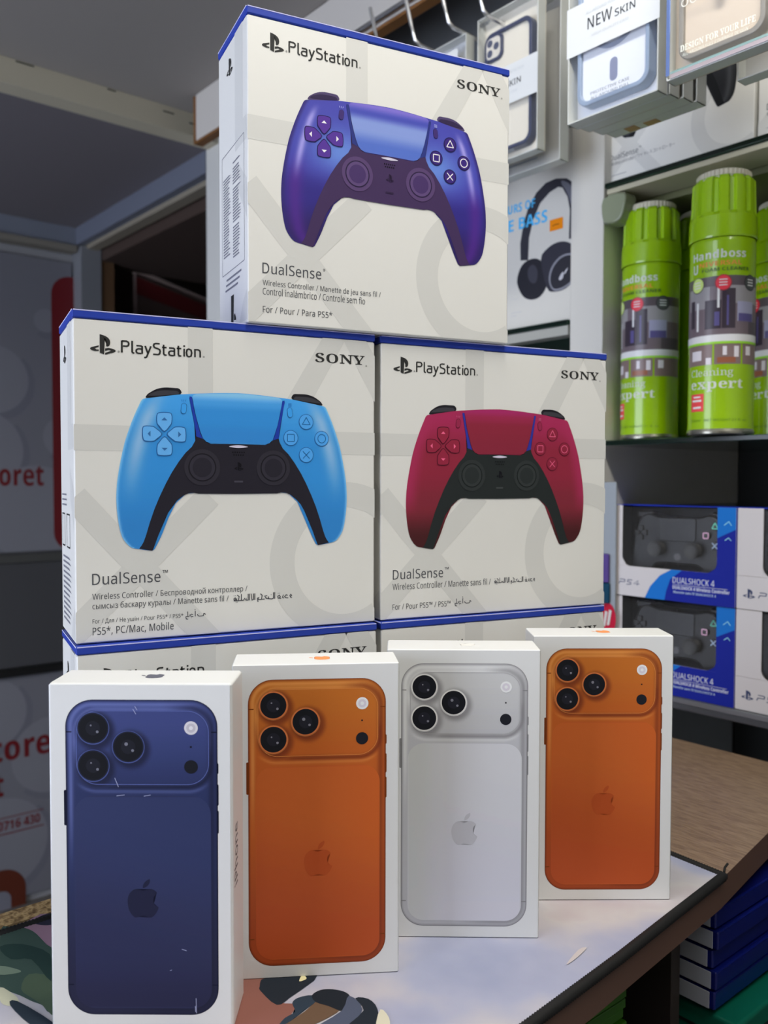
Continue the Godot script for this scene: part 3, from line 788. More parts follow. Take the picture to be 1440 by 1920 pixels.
func carton(label: String, style: String, group := "") -> Node3D:
	var root := thing("controller_box", label, "box", Vector3.ZERO, 0, group)
	var k := BW / 1000.0
	var white := mat(Color(0.89, 0.885, 0.862), 0.42)
	boxp("carton", Vector3(-BW / 2, 0, -BD), Vector3(BW / 2, BH - 0.0046, 0), white, root, 0.0011)
	boxp("blue_lid", Vector3(-BW / 2 - 0.0003, BH - 0.0046, -BD - 0.0003), Vector3(BW / 2 + 0.0003, BH, 0.0003), ink(0x26398f, 0.72, 0.35), root, 0.0008)
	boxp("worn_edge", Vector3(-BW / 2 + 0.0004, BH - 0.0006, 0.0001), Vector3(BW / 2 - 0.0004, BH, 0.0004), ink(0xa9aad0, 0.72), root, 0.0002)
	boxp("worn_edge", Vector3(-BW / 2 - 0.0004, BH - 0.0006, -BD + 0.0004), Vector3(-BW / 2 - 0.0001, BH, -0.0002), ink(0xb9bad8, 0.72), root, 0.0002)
	var z := 0.00006
	var zt := z * 2.5
	# large pale play symbols behind everything
	var tint := mat(Color(0.835, 0.832, 0.812), 0.42)
	var top := (BH - 0.0047) / k
	var W2 := 499.0
	pr("pale_square", [px([-155, 586, -76, 586, -76, top, -155, top], k), px([-W2, 586, -155, 586, -155, 664, -W2, 664], k)], z, tint, root)
	# triangle: two legs and a bar that run off the carton
	pr("pale_triangle", [px([112, 664, 205, 664, 388, top, 303, top], k), px([378, top, 466, top, W2, 930, W2, 770], k), px([250, 586, W2, 586, W2, 664, 250, 664], k)], z, tint, root)
	var ringp := PackedVector2Array()
	for i in 49: ringp.append(Vector2(385, 220) + Vector2.from_angle(lerpf(1.13, 5.3, i / 48.0)) * 272)
	for i in 49: ringp.append(Vector2(385, 220) + Vector2.from_angle(lerpf(5.3, 0.90, i / 48.0)) * 185)
	var clip := Geometry2D.intersect_polygons(ringp, px([-W2, 4, W2, 4, W2, top, -W2, top]))
	var rings := []
	for q in clip: rings.append(moved(q, Vector2(k, k)))
	pr("pale_circle", rings, z, tint, root)
	var cross := []
	for b in [[-500, 445, -88, -20], [-88, 447, -560, -20]]:
		var a := Vector2(b[0], b[1])
		var c := Vector2(b[2], b[3])
		var sd2 := (c - a).normalized().orthogonal() * 40
		for q in Geometry2D.intersect_polygons(PackedVector2Array([a + sd2, c + sd2, c - sd2, a - sd2]), px([-W2, 4, W2, 4, W2, top, -W2, top])): cross.append(moved(q, Vector2(k, k)))
	pr("pale_cross", [cross[0]], z, tint, root)
	for q in cross.slice(1): pr("pale_cross", [q], z * 1.5, tint, root)
	# controller picture
	var sc: Vector2 = {"blue": Vector2(1, 1), "red": Vector2(1.025, 1.03), "purple": Vector2(1.022, 1.015), "black": Vector2(1.02, 1.02)}[style]
	var of: Vector2 = {"blue": Vector2(7, 0), "red": Vector2(-5, -37), "purple": Vector2(7, -15), "black": Vector2(2, -15)}[style]
	var P := func(l: PackedVector2Array) -> PackedVector2Array: return moved(l, sc * k, of * k)
	var pt := func(x: float, y: float) -> Vector2: return (Vector2(x, y) * sc + of) * k
	var rect := Rect2(pt.call(-390, 270), Vector2(780, 515) * sc * k)
	if not texs.has(style): texs[style] = [shell_tex(style), pad_tex(style)]
	var dark: int = {"blue": 0x211f27, "red": 0x222626, "purple": 0x3a2a4c, "black": 0x191a1c}[style]
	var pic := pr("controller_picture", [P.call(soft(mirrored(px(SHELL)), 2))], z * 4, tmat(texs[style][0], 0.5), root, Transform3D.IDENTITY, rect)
	for s in 2:
		var b := px(BUMP)
		if s: b = flip(b)
		pr("shoulder_button", [P.call(soft(b, 3))], z * 3, ink(0x1c1b20 if style != "purple" else 0x453a5c), pic)
		pr("shoulder_button", [P.call(moved(soft(b, 3), Vector2(0.86, 0.55), Vector2((-33.0 if s == 0 else 33.0), 345)))], z * 5, ink(0x35353a if style != "purple" else 0x2c2240), pic)
	pr("centre_panel", [P.call(mirrored(px(CORE)))], z * 6, ink(dark), pic)
	for sl in [px(SLIT), flip(px(SLIT))]: pr("light_slit", [P.call(sl)], z * 7, ink({"blue": 0x1d3590, "red": 0x2b2f86, "purple": 0x28306f, "black": 0x1a1b1e}[style]), pic)
	pr("touchpad", [P.call(mirrored(px(PADL)))], z * 8, tmat(texs[style][1], 0.5), pic, Transform3D.IDENTITY, Rect2(pt.call(-160, 615), Vector2(320, 163) * sc * k))
	var glint := Pen.new()
	glint.poly(moved(soft(px([-32, 0, 0, 5, 32, 0, 0, -4]), 5), sc * k, pt.call(0, 606)), z * 9)
	obj("light_bar", glint, ink(0xb9b3c4), pic)
	# thumb sticks
	for s in [-1, 1]:
		var c: Vector2 = pt.call(119 * s, 538)
		for g in [[0.0, 58.0, {"blue": 0x2a2830, "red": 0x2a2e2e, "purple": 0x4d3a60, "black": 0x222326}[style]], [0.0, 45.0, {"blue": 0x18161c, "red": 0x171a1a, "purple": 0x241a36, "black": 0x101113}[style]], [0.0, 41.0, {"blue": 0x2c2a33, "red": 0x2d3131, "purple": 0x523f68, "black": 0x2b2c2f}[style]], [0.0, 31.0, {"blue": 0x232129, "red": 0x252929, "purple": 0x3f2d58, "black": 0x1d1e20}[style]]]:
			var q := Pen.new()
			q.ring(c, 0.0, g[1] * k, z * (9 + (58.0 - g[1]) * 0.08))
			obj("thumb_stick", q, ink(g[2]), pic)
	# buttons
	var line: int = {"blue": 0x24558f, "red": 0x451320, "purple": 0x1e1646, "black": 0x0c0c0d}[style]
	var face: int = {"blue": 0x5a9bd4, "red": 0x812338, "purple": 0x4c2f84, "black": 0x303236}[style]
	var mark: int = {"blue": 0x2a639f, "red": 0xd0597a, "purple": 0xd9cfe8, "black": 0x8a8c90}[style]
	for i in 4:
		var rot := -PI / 2 * i
		var a := PackedVector2Array()
		for q in px(KEY): a.append(((q + Vector2(-6, 11)).rotated(rot)) * Vector2(1.03, 1.03))
		var cc := Vector2(-238, 641)
		pr("direction_button", [P.call(moved(Geometry2D.offset_polygon(soft(a, 3), 1.3)[0], Vector2.ONE, cc))], z * 8, ink(line), pic)
		pr("direction_button", [P.call(moved(Geometry2D.offset_polygon(soft(a, 3), -1.2)[0], Vector2.ONE, cc))], z * 9, ink(face), pic)
		var ar := PackedVector2Array()
		for q in [Vector2(0, 52), Vector2(-9, 43), Vector2(9, 43)]: ar.append(cc + q.rotated(rot))
		pr("direction_mark", [P.call(ar)], z * 10, ink(mark if style != "blue" else 0x2f5f94), pic)
	var cs := [Vector2(235, 694), Vector2(180, 639), Vector2(291, 639), Vector2(235, 583)]
	for i in 4:
		var c: Vector2 = pt.call(cs[i].x, cs[i].y)
		var q := Pen.new()
		q.ring(c, 0, 26 * k, z * 8)
		obj("action_button", q, ink(line), pic)
		var q2 := Pen.new()
		q2.ring(c, 0, (24.2 if style == "blue" or style == "red" else 22.5) * k, z * 9)
		obj("action_button", q2, ink({"blue": 0x4690cf, "red": 0x7c2236, "purple": 0x35246a, "black": 0x2b2d30}[style]), pic)
		var sy := Pen.new()
		var wd := 2.4 * k if style != "purple" else 3.2 * k
		if i == 2: sy.ring(c, 13 * k, 13 * k + wd, z * 10)
		elif i == 3:
			for l in strokes([PackedVector2Array([c + Vector2(-12, -12) * k, c + Vector2(12, 12) * k]), PackedVector2Array([c + Vector2(-12, 12) * k, c + Vector2(12, -12) * k])], wd): sy.poly(l, z * 10)
		else:
			var o := PackedVector2Array([c + Vector2(0, 15) * k, c + Vector2(-14, -9) * k, c + Vector2(14, -9) * k]) if i == 0 else rr(c - Vector2(12, 12) * k, c + Vector2(12, 12) * k, 0.5 * k, 1)
			for j in o.size():
				for l in strokes([PackedVector2Array([o[j], o[(j + 1) % o.size()]])], wd): sy.poly(l, z * 10)
		obj("action_mark", sy, ink(mark if style != "blue" else 0x1f5a92), pic)
	for s in [-1, 1]:
		var c: Vector2 = pt.call(177 * s, 723)
		var q := PackedVector2Array()
		for a in rr(Vector2(-9, -17), Vector2(9, 17), 9, 6): q.append(c + a.rotated(0.12 * s) * k)
		pr("option_button", [q], z * 8, ink(line if style != "purple" else 0x2c2150), pic)
		pr("option_button", [moved(q, Vector2(0.86, 0.93), c * Vector2(0.14, 0.07))], z * 9, ink({"blue": 0x378ccf, "red": 0x832442, "purple": 0x392a62, "black": 0x2b2d30}[style]), pic)
		var mk := []
		for j in 3: mk.append(PackedVector2Array([c + Vector2((j - 1) * 5, 22) * k, c + Vector2((j - 1) * 7, 28) * k]) if s < 0 else PackedVector2Array([c + Vector2(-6, 22 + j * 4) * k, c + Vector2(6, 22 + j * 4) * k]))
		pr("option_mark", strokes(mk, 1.6 * k), z * 9, ink({"blue": 0x2a6fae, "red": 0xb05a78, "purple": 0x9fa3d6, "black": 0x666666}[style]), pic)
	var dots := Pen.new()
	for j in 11: dots.ring(pt.call((j - 2.5 if j < 6 else j - 8.0) * 7.6, 588 if j < 6 else 579), 0, 2.3 * k, z * 9, Transform3D.IDENTITY, 10)
	obj("speaker_holes", dots, ink(0x0c0b10), pic).set_meta("kind", "stuff")
	pr("home_button", ps_logo(pt.call(1, 542), 0.0000235 * 0.8, 0.0000255 * 0.9), z * 9, ink(0x111016 if style != "purple" else 0x261a34), pic)
	pr("mute_button", [rr(pt.call(-15, 490), pt.call(15, 496), 2 * k, 3)], z * 9, ink({"blue": 0x3c3a44, "red": 0x3a3e3e, "purple": 0x2b1f3a, "black": 0x333333}[style]), pic)
	# print: logo, names
	var blk := ink(0x2b2b2a, 0.72)
	pr("maker_logo", ps_logo(Vector2(-413, 906) * k, 0.0000467, 0.0000505), zt, blk, root)
	pr("wordmark", wordmark(Vector2(-360, 886) * k, 246 * k, 0.0066), zt, blk, root)
	text("maker_name", "SONY", Vector2(276, 897) * k, 184 * k, 0.0058, zt, blk, root, Transform3D.IDENTITY, "Droid Serif", 700)
	var rd := Pen.new()
	for c in [Vector2(-367, 888), Vector2(-105, 889), Vector2(466, 895)]: rd.ring(c * k, 0, 3.2 * k, zt, Transform3D.IDENTITY, 12)
	obj("registered_mark", rd, ink(0x8a8a86), root).set_meta("kind", "stuff")
	var txt := ink(0x45464a, 0.72)
	var vals := {"blue": [178, 0], "red": [144, 0], "purple": [162, 0], "black": [160, 0]}
	var by: float = vals[style][0]
	text("product_name", "DualSense", Vector2(-451, by) * k, 205 * k, 37 * k, zt, txt, root)
	text("trade_mark", "®" if style == "purple" else "™", Vector2(-240, by + 28) * k, (9 if style == "purple" else 17) * k, 9 * k, zt, txt, root)
	if style == "purple":
		text("description", "Wireless Controller / Manette de jeu sans fil /", Vector2(-450, 118) * k, 425 * k, 24 * k, zt, txt, root)
		text("description", "Control inalámbrico / Controle sem fio", Vector2(-450, 93) * k, 365 * k, 24 * k, zt, txt, root)
		text("description", "For / Pour / Para PS5*", Vector2(-450, 36) * k, 244 * k, 22 * k, zt, txt, root)
	elif style == "red":
		text("description", "Wireless Controller / Manette sans fil /", Vector2(-452, 107) * k, 412 * k, 24 * k, zt, txt, root)
		pr("description", arabic(0, Vector2(-25, 111) * k, 22 * k), zt, txt, root)
		text("description", "For / Pour PS5™ / PS5™", Vector2(-452, 36) * k, 238 * k, 20 * k, zt, txt, root)
		pr("description", arabic(1, Vector2(-196, 43) * k, 22 * k), zt, txt, root)
	elif style == "black":
		text("description", "Wireless controller /", Vector2(-451, 128) * k, 190 * k, 22 * k, zt, txt, root)
		pr("description", katakana(Vector2(-252, 130) * k, 20 * k), zt, txt, root)
		pr("small_print", [rr(Vector2(-451, 60) * k, Vector2(-330, 66) * k, 1 * k, 2)], zt, ink(0x9a9a9a), root)
	else:
		text("description", "Wireless Controller / Беспроводной контроллер /", Vector2(-451, 128) * k, 487 * k, 25 * k, zt, txt, root)
		text("description", "сымсыз баскару куралы / Manette sans fil /", Vector2(-451, 99) * k, 424 * k, 25 * k, zt, txt, root)
		pr("description", arabic(0, Vector2(-12, 103) * k, 24 * k), zt, txt, root)
		text("description", "For / Для / Не ушiн / Pour PS5* / PS5*", Vector2(-451, 57) * k, 276 * k, 18 * k, zt, txt, root)
		pr("description", arabic(1, Vector2(-168, 62) * k, 20 * k), zt, txt, root)
		text("description", "PS5*, PC/Mac, Mobile", Vector2(-451, 22) * k, 245 * k, 28 * k, zt, txt, root)
	side_print(root, style)
	return root

func side_print(root: Node3D, style: String) -> void:
	# left side of the carton; x runs from the back edge to the front
	var f := Transform3D(Basis(Vector3.UP, -PI / 2), Vector3(-BW / 2 - 0.00006, 0, -BD))
	var D := BD
	var blk := ink(0x2b2b2a, 0.7)
	var tint := mat(Color(0.835, 0.832, 0.812), 0.42)
	pr("pale_square", [px([D * 0.60, 0.108, D * 0.86, 0.108, D * 0.86, 0.179, D * 0.60, 0.179]), px([D * 0.86, 0.108, D - 0.0012, 0.108, D - 0.0012, 0.122, D * 0.86, 0.122])], 0.0, tint, root, f)
	pr("pale_cross", [px([D - 0.0012, 0.085, D - 0.0012, 0.062, D * 0.72, 0.081, D * 0.72, 0.098])], 0.0, tint, root, f)
	pr("pale_cross", [px([D - 0.0012, 0.02, D - 0.0012, 0.002, D * 0.72, 0.002, D * 0.85, 0.014])], 0.0, tint, root, f)
	pr("maker_logo", ps_logo(Vector2(D * 0.42, 0.164), 0.0000467, 0.0000505), 0.0001, blk, root, f)
	var rng := RandomNumberGenerator.new()
	rng.seed = 5
	var lines := []
	if style == "purple" or style == "black":
		var fr := px([D * 0.13, 0.038, D * 0.90, 0.038, D * 0.90, 0.113, D * 0.13, 0.113])
		for i in 4:
			for q in strokes([PackedVector2Array([fr[i], fr[(i + 1) % 4]])], 0.0004): lines.append(q)
		for col in [[0.18, 28, 0.099], [0.52, 34, 0.104]]:
			var y: float = col[2]
			for i in col[1]:
				y -= 0.0018
				if rng.randf() < 0.08: continue
				lines.append(px([D * col[0], y, D * (col[0] + rng.randf_range(0.12, 0.30)), y, D * (col[0] + 0.2), y + 0.0009, D * col[0], y + 0.0009]))
		for i in 3: lines.append(px([D * (0.28 - 0.02 * i), 0.033 - i * 0.0032, D * (0.80 - 0.06 * i), 0.033 - i * 0.0032, D * (0.80 - 0.06 * i), 0.0342 - i * 0.0032, D * (0.28 - 0.02 * i), 0.0342 - i * 0.0032]))
		pr("small_print", lines, 0.0001, ink(0x6a6a72, 0.7), root, f)
		pr("console_mark", [px([D * 0.44, 0.005, D * 0.52, 0.005, D * 0.54, 0.022, D * 0.44, 0.022]), px([D * 0.54, 0.006, D * 0.62, 0.0055, D * 0.58, 0.010, D * 0.54, 0.009])], 0.0001, blk, root, f)
	else:
		for i in 13:
			var y := 0.045 - i * 0.0031
			lines.append(px([D * 0.15, y, D * rng.randf_range(0.62, 0.78), y, D * 0.6, y + 0.0012, D * 0.15, y + 0.0012]))
		for i in 3: lines.append(px([D * 0.1, 0.082 - i * 0.003, D * 0.45, 0.082 - i * 0.003, D * 0.45, 0.083 - i * 0.003, D * 0.1, 0.083 - i * 0.003]))
		pr("small_print", lines, 0.0001, ink(0x6a6a72, 0.7), root, f)
		var ic := []
		for b in [[0.10, 0.30], [0.45, 0.68]]:
			var q := px([D * b[0], 0.052, D * b[1], 0.052, D * b[1], 0.071, D * b[0], 0.071])
			for i in 4:
				for s in strokes([PackedVector2Array([q[i], q[(i + 1) % 4]])], 0.0009): ic.append(s)
		pr("device_marks", ic, 0.0001, blk, root, f)

func cartons() -> void:
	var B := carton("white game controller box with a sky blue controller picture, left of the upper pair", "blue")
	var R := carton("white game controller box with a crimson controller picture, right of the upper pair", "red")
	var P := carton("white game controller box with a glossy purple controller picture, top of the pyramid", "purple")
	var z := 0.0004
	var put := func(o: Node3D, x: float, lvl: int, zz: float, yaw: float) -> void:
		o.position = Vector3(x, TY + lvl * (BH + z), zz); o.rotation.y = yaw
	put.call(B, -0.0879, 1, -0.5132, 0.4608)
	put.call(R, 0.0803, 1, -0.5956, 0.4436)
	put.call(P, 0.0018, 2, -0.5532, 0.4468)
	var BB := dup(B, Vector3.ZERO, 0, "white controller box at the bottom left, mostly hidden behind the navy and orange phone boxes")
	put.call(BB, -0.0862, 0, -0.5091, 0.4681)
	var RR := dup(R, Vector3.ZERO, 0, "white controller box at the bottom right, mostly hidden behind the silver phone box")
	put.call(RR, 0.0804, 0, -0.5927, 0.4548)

# ---------------------------------------------------------------- phone cartons
func apple(c: Vector2, h: float) -> Array:
	var body := px([0.0, 0.83, 0.10, 0.87, 0.22, 0.90, 0.34, 0.87, 0.45, 0.77, 0.36, 0.68, 0.325, 0.56, 0.35, 0.43, 0.42, 0.345, 0.50, 0.30, 0.44, 0.15, 0.35, 0.03, 0.25, -0.03, 0.14, -0.01, 0.0, 0.03, -0.14, -0.01, -0.24, -0.03, -0.34, 0.04, -0.44, 0.20, -0.49, 0.42, -0.485, 0.60, -0.42, 0.76, -0.30, 0.87, -0.18, 0.895, -0.08, 0.865])
	var leaf := px([0.0, 0.93, 0.01, 1.03, 0.07, 1.13, 0.15, 1.19, 0.225, 1.215, 0.22, 1.11, 0.16, 1.01, 0.08, 0.95])
	return [moved(soft(body, 3), Vector2(h, h), c), moved(soft(leaf, 3), Vector2(h, h), c)]

func phone_tex(style: String) -> ImageTexture:
	var top: int = {"navy": 0x3d4678, "orange": 0xa35c22, "silver": 0xa9a9a9}[style]
	var mid: int = {"navy": 0x2b3358, "orange": 0xa04f20, "silver": 0x9d9da0}[style]
	var low: int = {"navy": 0x24263f, "orange": 0x8a3c1c, "silver": 0x9a9a9d}[style]
	var hi: int = {"navy": 0x6a74ad, "orange": 0xc08246, "silver": 0xc3c3c2}[style]
	var sh: int = {"navy": 0x1b1d33, "orange": 0x5e2716, "silver": 0x6c6a6c}[style]
	var lens := [Vector2(-23.5, 152.4), Vector2(-6, 143.1), Vector2(-23.5, 133.6)]
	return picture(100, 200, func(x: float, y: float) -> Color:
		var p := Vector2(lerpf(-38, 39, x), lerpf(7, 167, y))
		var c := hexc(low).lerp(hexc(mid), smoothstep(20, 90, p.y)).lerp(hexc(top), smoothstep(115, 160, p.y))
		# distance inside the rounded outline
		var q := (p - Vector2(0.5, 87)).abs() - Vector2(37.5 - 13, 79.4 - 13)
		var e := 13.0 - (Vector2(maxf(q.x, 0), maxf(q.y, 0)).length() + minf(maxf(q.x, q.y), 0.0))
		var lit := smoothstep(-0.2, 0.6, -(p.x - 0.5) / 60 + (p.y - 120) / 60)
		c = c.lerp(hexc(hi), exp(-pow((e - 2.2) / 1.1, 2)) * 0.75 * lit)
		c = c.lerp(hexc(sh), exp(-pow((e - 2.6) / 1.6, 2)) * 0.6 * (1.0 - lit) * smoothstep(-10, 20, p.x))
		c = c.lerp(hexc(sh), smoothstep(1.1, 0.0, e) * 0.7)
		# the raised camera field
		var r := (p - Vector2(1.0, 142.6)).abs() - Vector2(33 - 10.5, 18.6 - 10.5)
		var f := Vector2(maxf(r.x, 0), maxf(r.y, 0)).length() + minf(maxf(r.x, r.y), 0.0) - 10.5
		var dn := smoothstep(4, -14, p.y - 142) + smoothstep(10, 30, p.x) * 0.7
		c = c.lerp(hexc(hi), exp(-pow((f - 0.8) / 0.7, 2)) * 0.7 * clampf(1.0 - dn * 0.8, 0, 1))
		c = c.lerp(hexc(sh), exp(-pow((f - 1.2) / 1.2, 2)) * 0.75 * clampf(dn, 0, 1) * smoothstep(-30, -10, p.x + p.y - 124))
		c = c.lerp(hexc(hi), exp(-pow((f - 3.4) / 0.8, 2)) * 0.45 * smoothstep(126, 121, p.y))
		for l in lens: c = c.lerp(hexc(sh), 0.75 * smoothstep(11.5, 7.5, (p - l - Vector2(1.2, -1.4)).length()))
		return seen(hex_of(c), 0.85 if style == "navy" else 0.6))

func phone(label: String, style: String, at: Vector3, yaw: float) -> Node3D:
	var o := thing("phone_box", label, "box", at, 0.0)
	o.rotation.y = yaw
	var white := mat(Color(0.90, 0.90, 0.89), 0.38)
	var mm := 0.001
	boxp("carton", Vector3(-PW / 2, 0, -PD), Vector3(PW / 2, PH, 0), white, o, 0.0008 if style != "navy" else 0.0014)
	var K := 0.6 if style != "navy" else 0.8
	var z := 0.00005
	var sh: int = {"navy": 0x14162a, "orange": 0x66300f, "silver": 0x6e6d6e}[style]
	var hi: int = {"navy": 0x59659f, "orange": 0xb3713a, "silver": 0xb9b9b9}[style]
	if not texs.has(style):
		texs[style] = phone_tex(style)
		var a: int = {"navy": 0x30385c, "orange": 0xa55224, "silver": 0xadadb0}[style]
		var b: int = {"navy": 0x2b2e4e, "orange": 0x97431f, "silver": 0xaaa9b0}[style]
		var c: int = {"navy": 0x262844, "orange": 0x98421f, "silver": 0xadacb2}[style]
		texs[style + "g"] = picture(32, 64, func(x: float, y: float) -> Color: return seen(hex_of(hexc(c).lerp(hexc(b), smoothstep(0.0, 0.28, y)).lerp(hexc(a), smoothstep(0.3, 0.9, y + 0.15 * x)).lerp(hexc(0x9d9f98), (0.5 if style == "silver" else 0.0) * smoothstep(0.35, 0.05, x)).lerp(hexc(0xa84c1e), (0.5 if style == "orange" else 0.0) * smoothstep(0.6, 1.0, x) * smoothstep(0.4, 0.8, y))), 0.85 if style == "navy" else 0.6))
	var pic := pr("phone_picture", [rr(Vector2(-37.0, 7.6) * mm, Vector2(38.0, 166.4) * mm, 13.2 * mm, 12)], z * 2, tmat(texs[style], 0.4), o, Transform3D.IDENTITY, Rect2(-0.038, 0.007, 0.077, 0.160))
	pr("picture_outline", [rr(Vector2(-37.3, 7.25) * mm, Vector2(38.3, 166.6) * mm, 13.5 * mm, 12)], z, ink(sh, K), o)
	for b in [[37.9, 129.6, 134.9], [37.9, 113.6, 124.3], [37.9, 99.5, 111.1], [-37.6, 103.4, 121.3]]:
		pr("side_key", [rr(Vector2(b[0] - 0.75, b[1]) * mm, Vector2(b[0] + 0.85, b[2]) * mm, 0.5 * mm, 2)], z, ink(sh, K), pic)
	for y in [150.5, 22.6]:
		for x in [-35.6, 36.6]: pr("antenna_line", [rr(Vector2(x - 1.4, y - 0.28) * mm, Vector2(x + 1.4, y + 0.28) * mm, 0.1 * mm, 1)], z * 3, ink(sh, K), pic)
	# camera field outline
	var pl := rr(Vector2(-32, 124) * mm, Vector2(34, 161.2) * mm, 10.8 * mm, 14)
	var pl2 := rr(Vector2(-31.7, 124.3) * mm, Vector2(33.7, 160.9) * mm, 10.5 * mm, 14)
	var fr := Pen.new()
	for i in pl.size():
		var j := (i + 1) % pl.size()
		fr.flatq(Vector3(pl[i].x, pl[i].y, z * 3), Vector3(pl[j].x, pl[j].y, z * 3), Vector3(pl2[j].x, pl2[j].y, z * 3), Vector3(pl2[i].x, pl2[i].y, z * 3), Vector3(0, 0, 1))
	obj("camera_field_edge", fr, ink(hi if style != "silver" else 0x8a898a, K), pic)
	pr("back_glass", [rr(Vector2(-33.3, 10.7) * mm, Vector2(34.9, 118.4) * mm, 9.6 * mm, 10)], z * 3, tmat(texs[style + "g"], 0.4), pic, Transform3D.IDENTITY, Rect2(-0.0333, 0.0107, 0.0682, 0.1077))
	pr("brand_mark", apple(Vector2(0.7, 57.4) * mm, 15.6 * mm), z * 4, ink({"navy": 0x1f2138, "orange": 0x94401d, "silver": 0x9c9ba0}[style], K), pic)
	for c in [Vector2(-23.5, 152.4), Vector2(-6.0, 143.1), Vector2(-23.5, 133.6)]:
		for g in [[8.15, {"navy": 0x4a568c, "orange": 0x9a5a30, "silver": 0xb0b0b0}[style], 4], [7.75, {"navy": 0x1e2130, "orange": 0xb8683a, "silver": 0xc2c1bf}[style], 5], [7.1, 0x15161b, 6], [3.6, 0x1d1e26, 7]]:
			var q := Pen.new()
			q.ring(c * mm + Vector2(0, -0.00012 if g[0] > 8 else 0.0), 0, g[0] * mm, z * g[2])
			obj("lens_picture", q, ink(g[1], K), pic)
		var q2 := Pen.new()
		q2.ring((c + Vector2(-1.0, 1.4)) * mm, 0, (0.9 if c.x > -10 else 0.45) * mm, z * 8, Transform3D.IDENTITY, 10)
		q2.ring((c + Vector2(2.2, -1.8)) * mm, 0, 0.7 * mm, z * 8, Transform3D.IDENTITY, 10)
		obj("lens_glint", q2, ink(0x70717c, K), pic)
	for g in [[25.2, 152.6, 3.4, 0xc9c6ca, 4], [25.2, 152.6, 2.3, 0xb4afb6, 5], [25.2, 152.6, 1.0, 0xd2cfd2, 6], [25.1, 143.1, 0.5, 0x15151a, 4], [25.1, 133.1, 3.4, 0x191a20, 4]]:
		var q := Pen.new()
		q.ring(Vector2(g[0], g[1]) * mm, 0, g[2] * mm, z * g[4])
		obj("flash_picture" if g[1] > 150 else "sensor_picture", q, ink(g[3], K), pic)
	# marks on the top and the sides of the carton
	var topx := Transform3D(Basis(Vector3.RIGHT, -PI / 2) * Basis(Vector3.BACK, PI / 2), Vector3(0.0075, PH + 0.00005, -PD / 2))
	pr("brand_mark", apple(Vector2(0, 0), 0.0095), 0.0, ink({"navy": 0x5b5c68, "orange": 0xe08a52, "silver": 0xd2d1cc}[style], 0.8), o, topx)
	var rs := Transform3D(Basis(Vector3.UP, PI / 2) * Basis(Vector3.BACK, PI / 2), Vector3(PW / 2 + 0.00005, 0.070, -PD / 2 + 0.003))
	text("product_name", "iPhone", Vector2(0, -0.0008), 0.0315, 0.0092, 0, ink(0x33343e, 0.9), o, rs)
	var ls := Transform3D(Basis(Vector3.UP, -PI / 2) * Basis(Vector3.BACK, -PI / 2), Vector3(-PW / 2 - 0.00005, 0.105, -PD / 2 + 0.003))
	text("product_name", "iPhone", Vector2(0, -0.0008), 0.0315, 0.0092, 0, ink(0x33343e, 0.9), o, ls)
	return o

func phones() -> void:
	var n := phone("white phone box showing a navy blue phone, leftmost and nearest", "navy", Vector3(-0.1207, TY, -0.4236), -0.0056)
	# scuffs on the navy picture and the dented corner
	var sc := []
	for l in [[-3.5, 162, -2, 159.5], [-2.6, 163.5, -1.4, 161.5], [-12.8, 127.5, -11, 123], [5, 119, 1.6, 118.4], [20, 41.0, 22.4, 40.2], [27, 16, 27.2, 8.4], [26.6, 12, 26.7, 9], [-12, 118.5, -8, 119], [14, 30, 15, 30.4]]:
		sc.append_array(strokes([px(l, 0.001)], 0.00028))
	pr("scuff_marks", sc, 0.0004, ink(0x8f93b0, 0.6), n)
	phone("white phone box showing an orange phone, second from the left beside the navy one", "orange", Vector3(-0.0369, TY, -0.4696), 0.0935)
	phone("white phone box showing a silver phone, between the two orange ones", "silver", Vector3(0.0478, TY, -0.5105), -0.016)
	phone("white phone box showing an orange phone, rightmost at the corner of the mat", "orange", Vector3(0.1431, TY, -0.5575), 0.0123)

# ---------------------------------------------------------------- goods on the upper shelves
func shelf_goods() -> void:
	var g := "controller boxes on the upper glass shelf"
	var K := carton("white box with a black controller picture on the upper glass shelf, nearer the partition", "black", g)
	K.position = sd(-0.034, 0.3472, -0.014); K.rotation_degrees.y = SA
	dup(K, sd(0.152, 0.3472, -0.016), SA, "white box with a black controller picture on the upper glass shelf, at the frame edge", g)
	headphones()

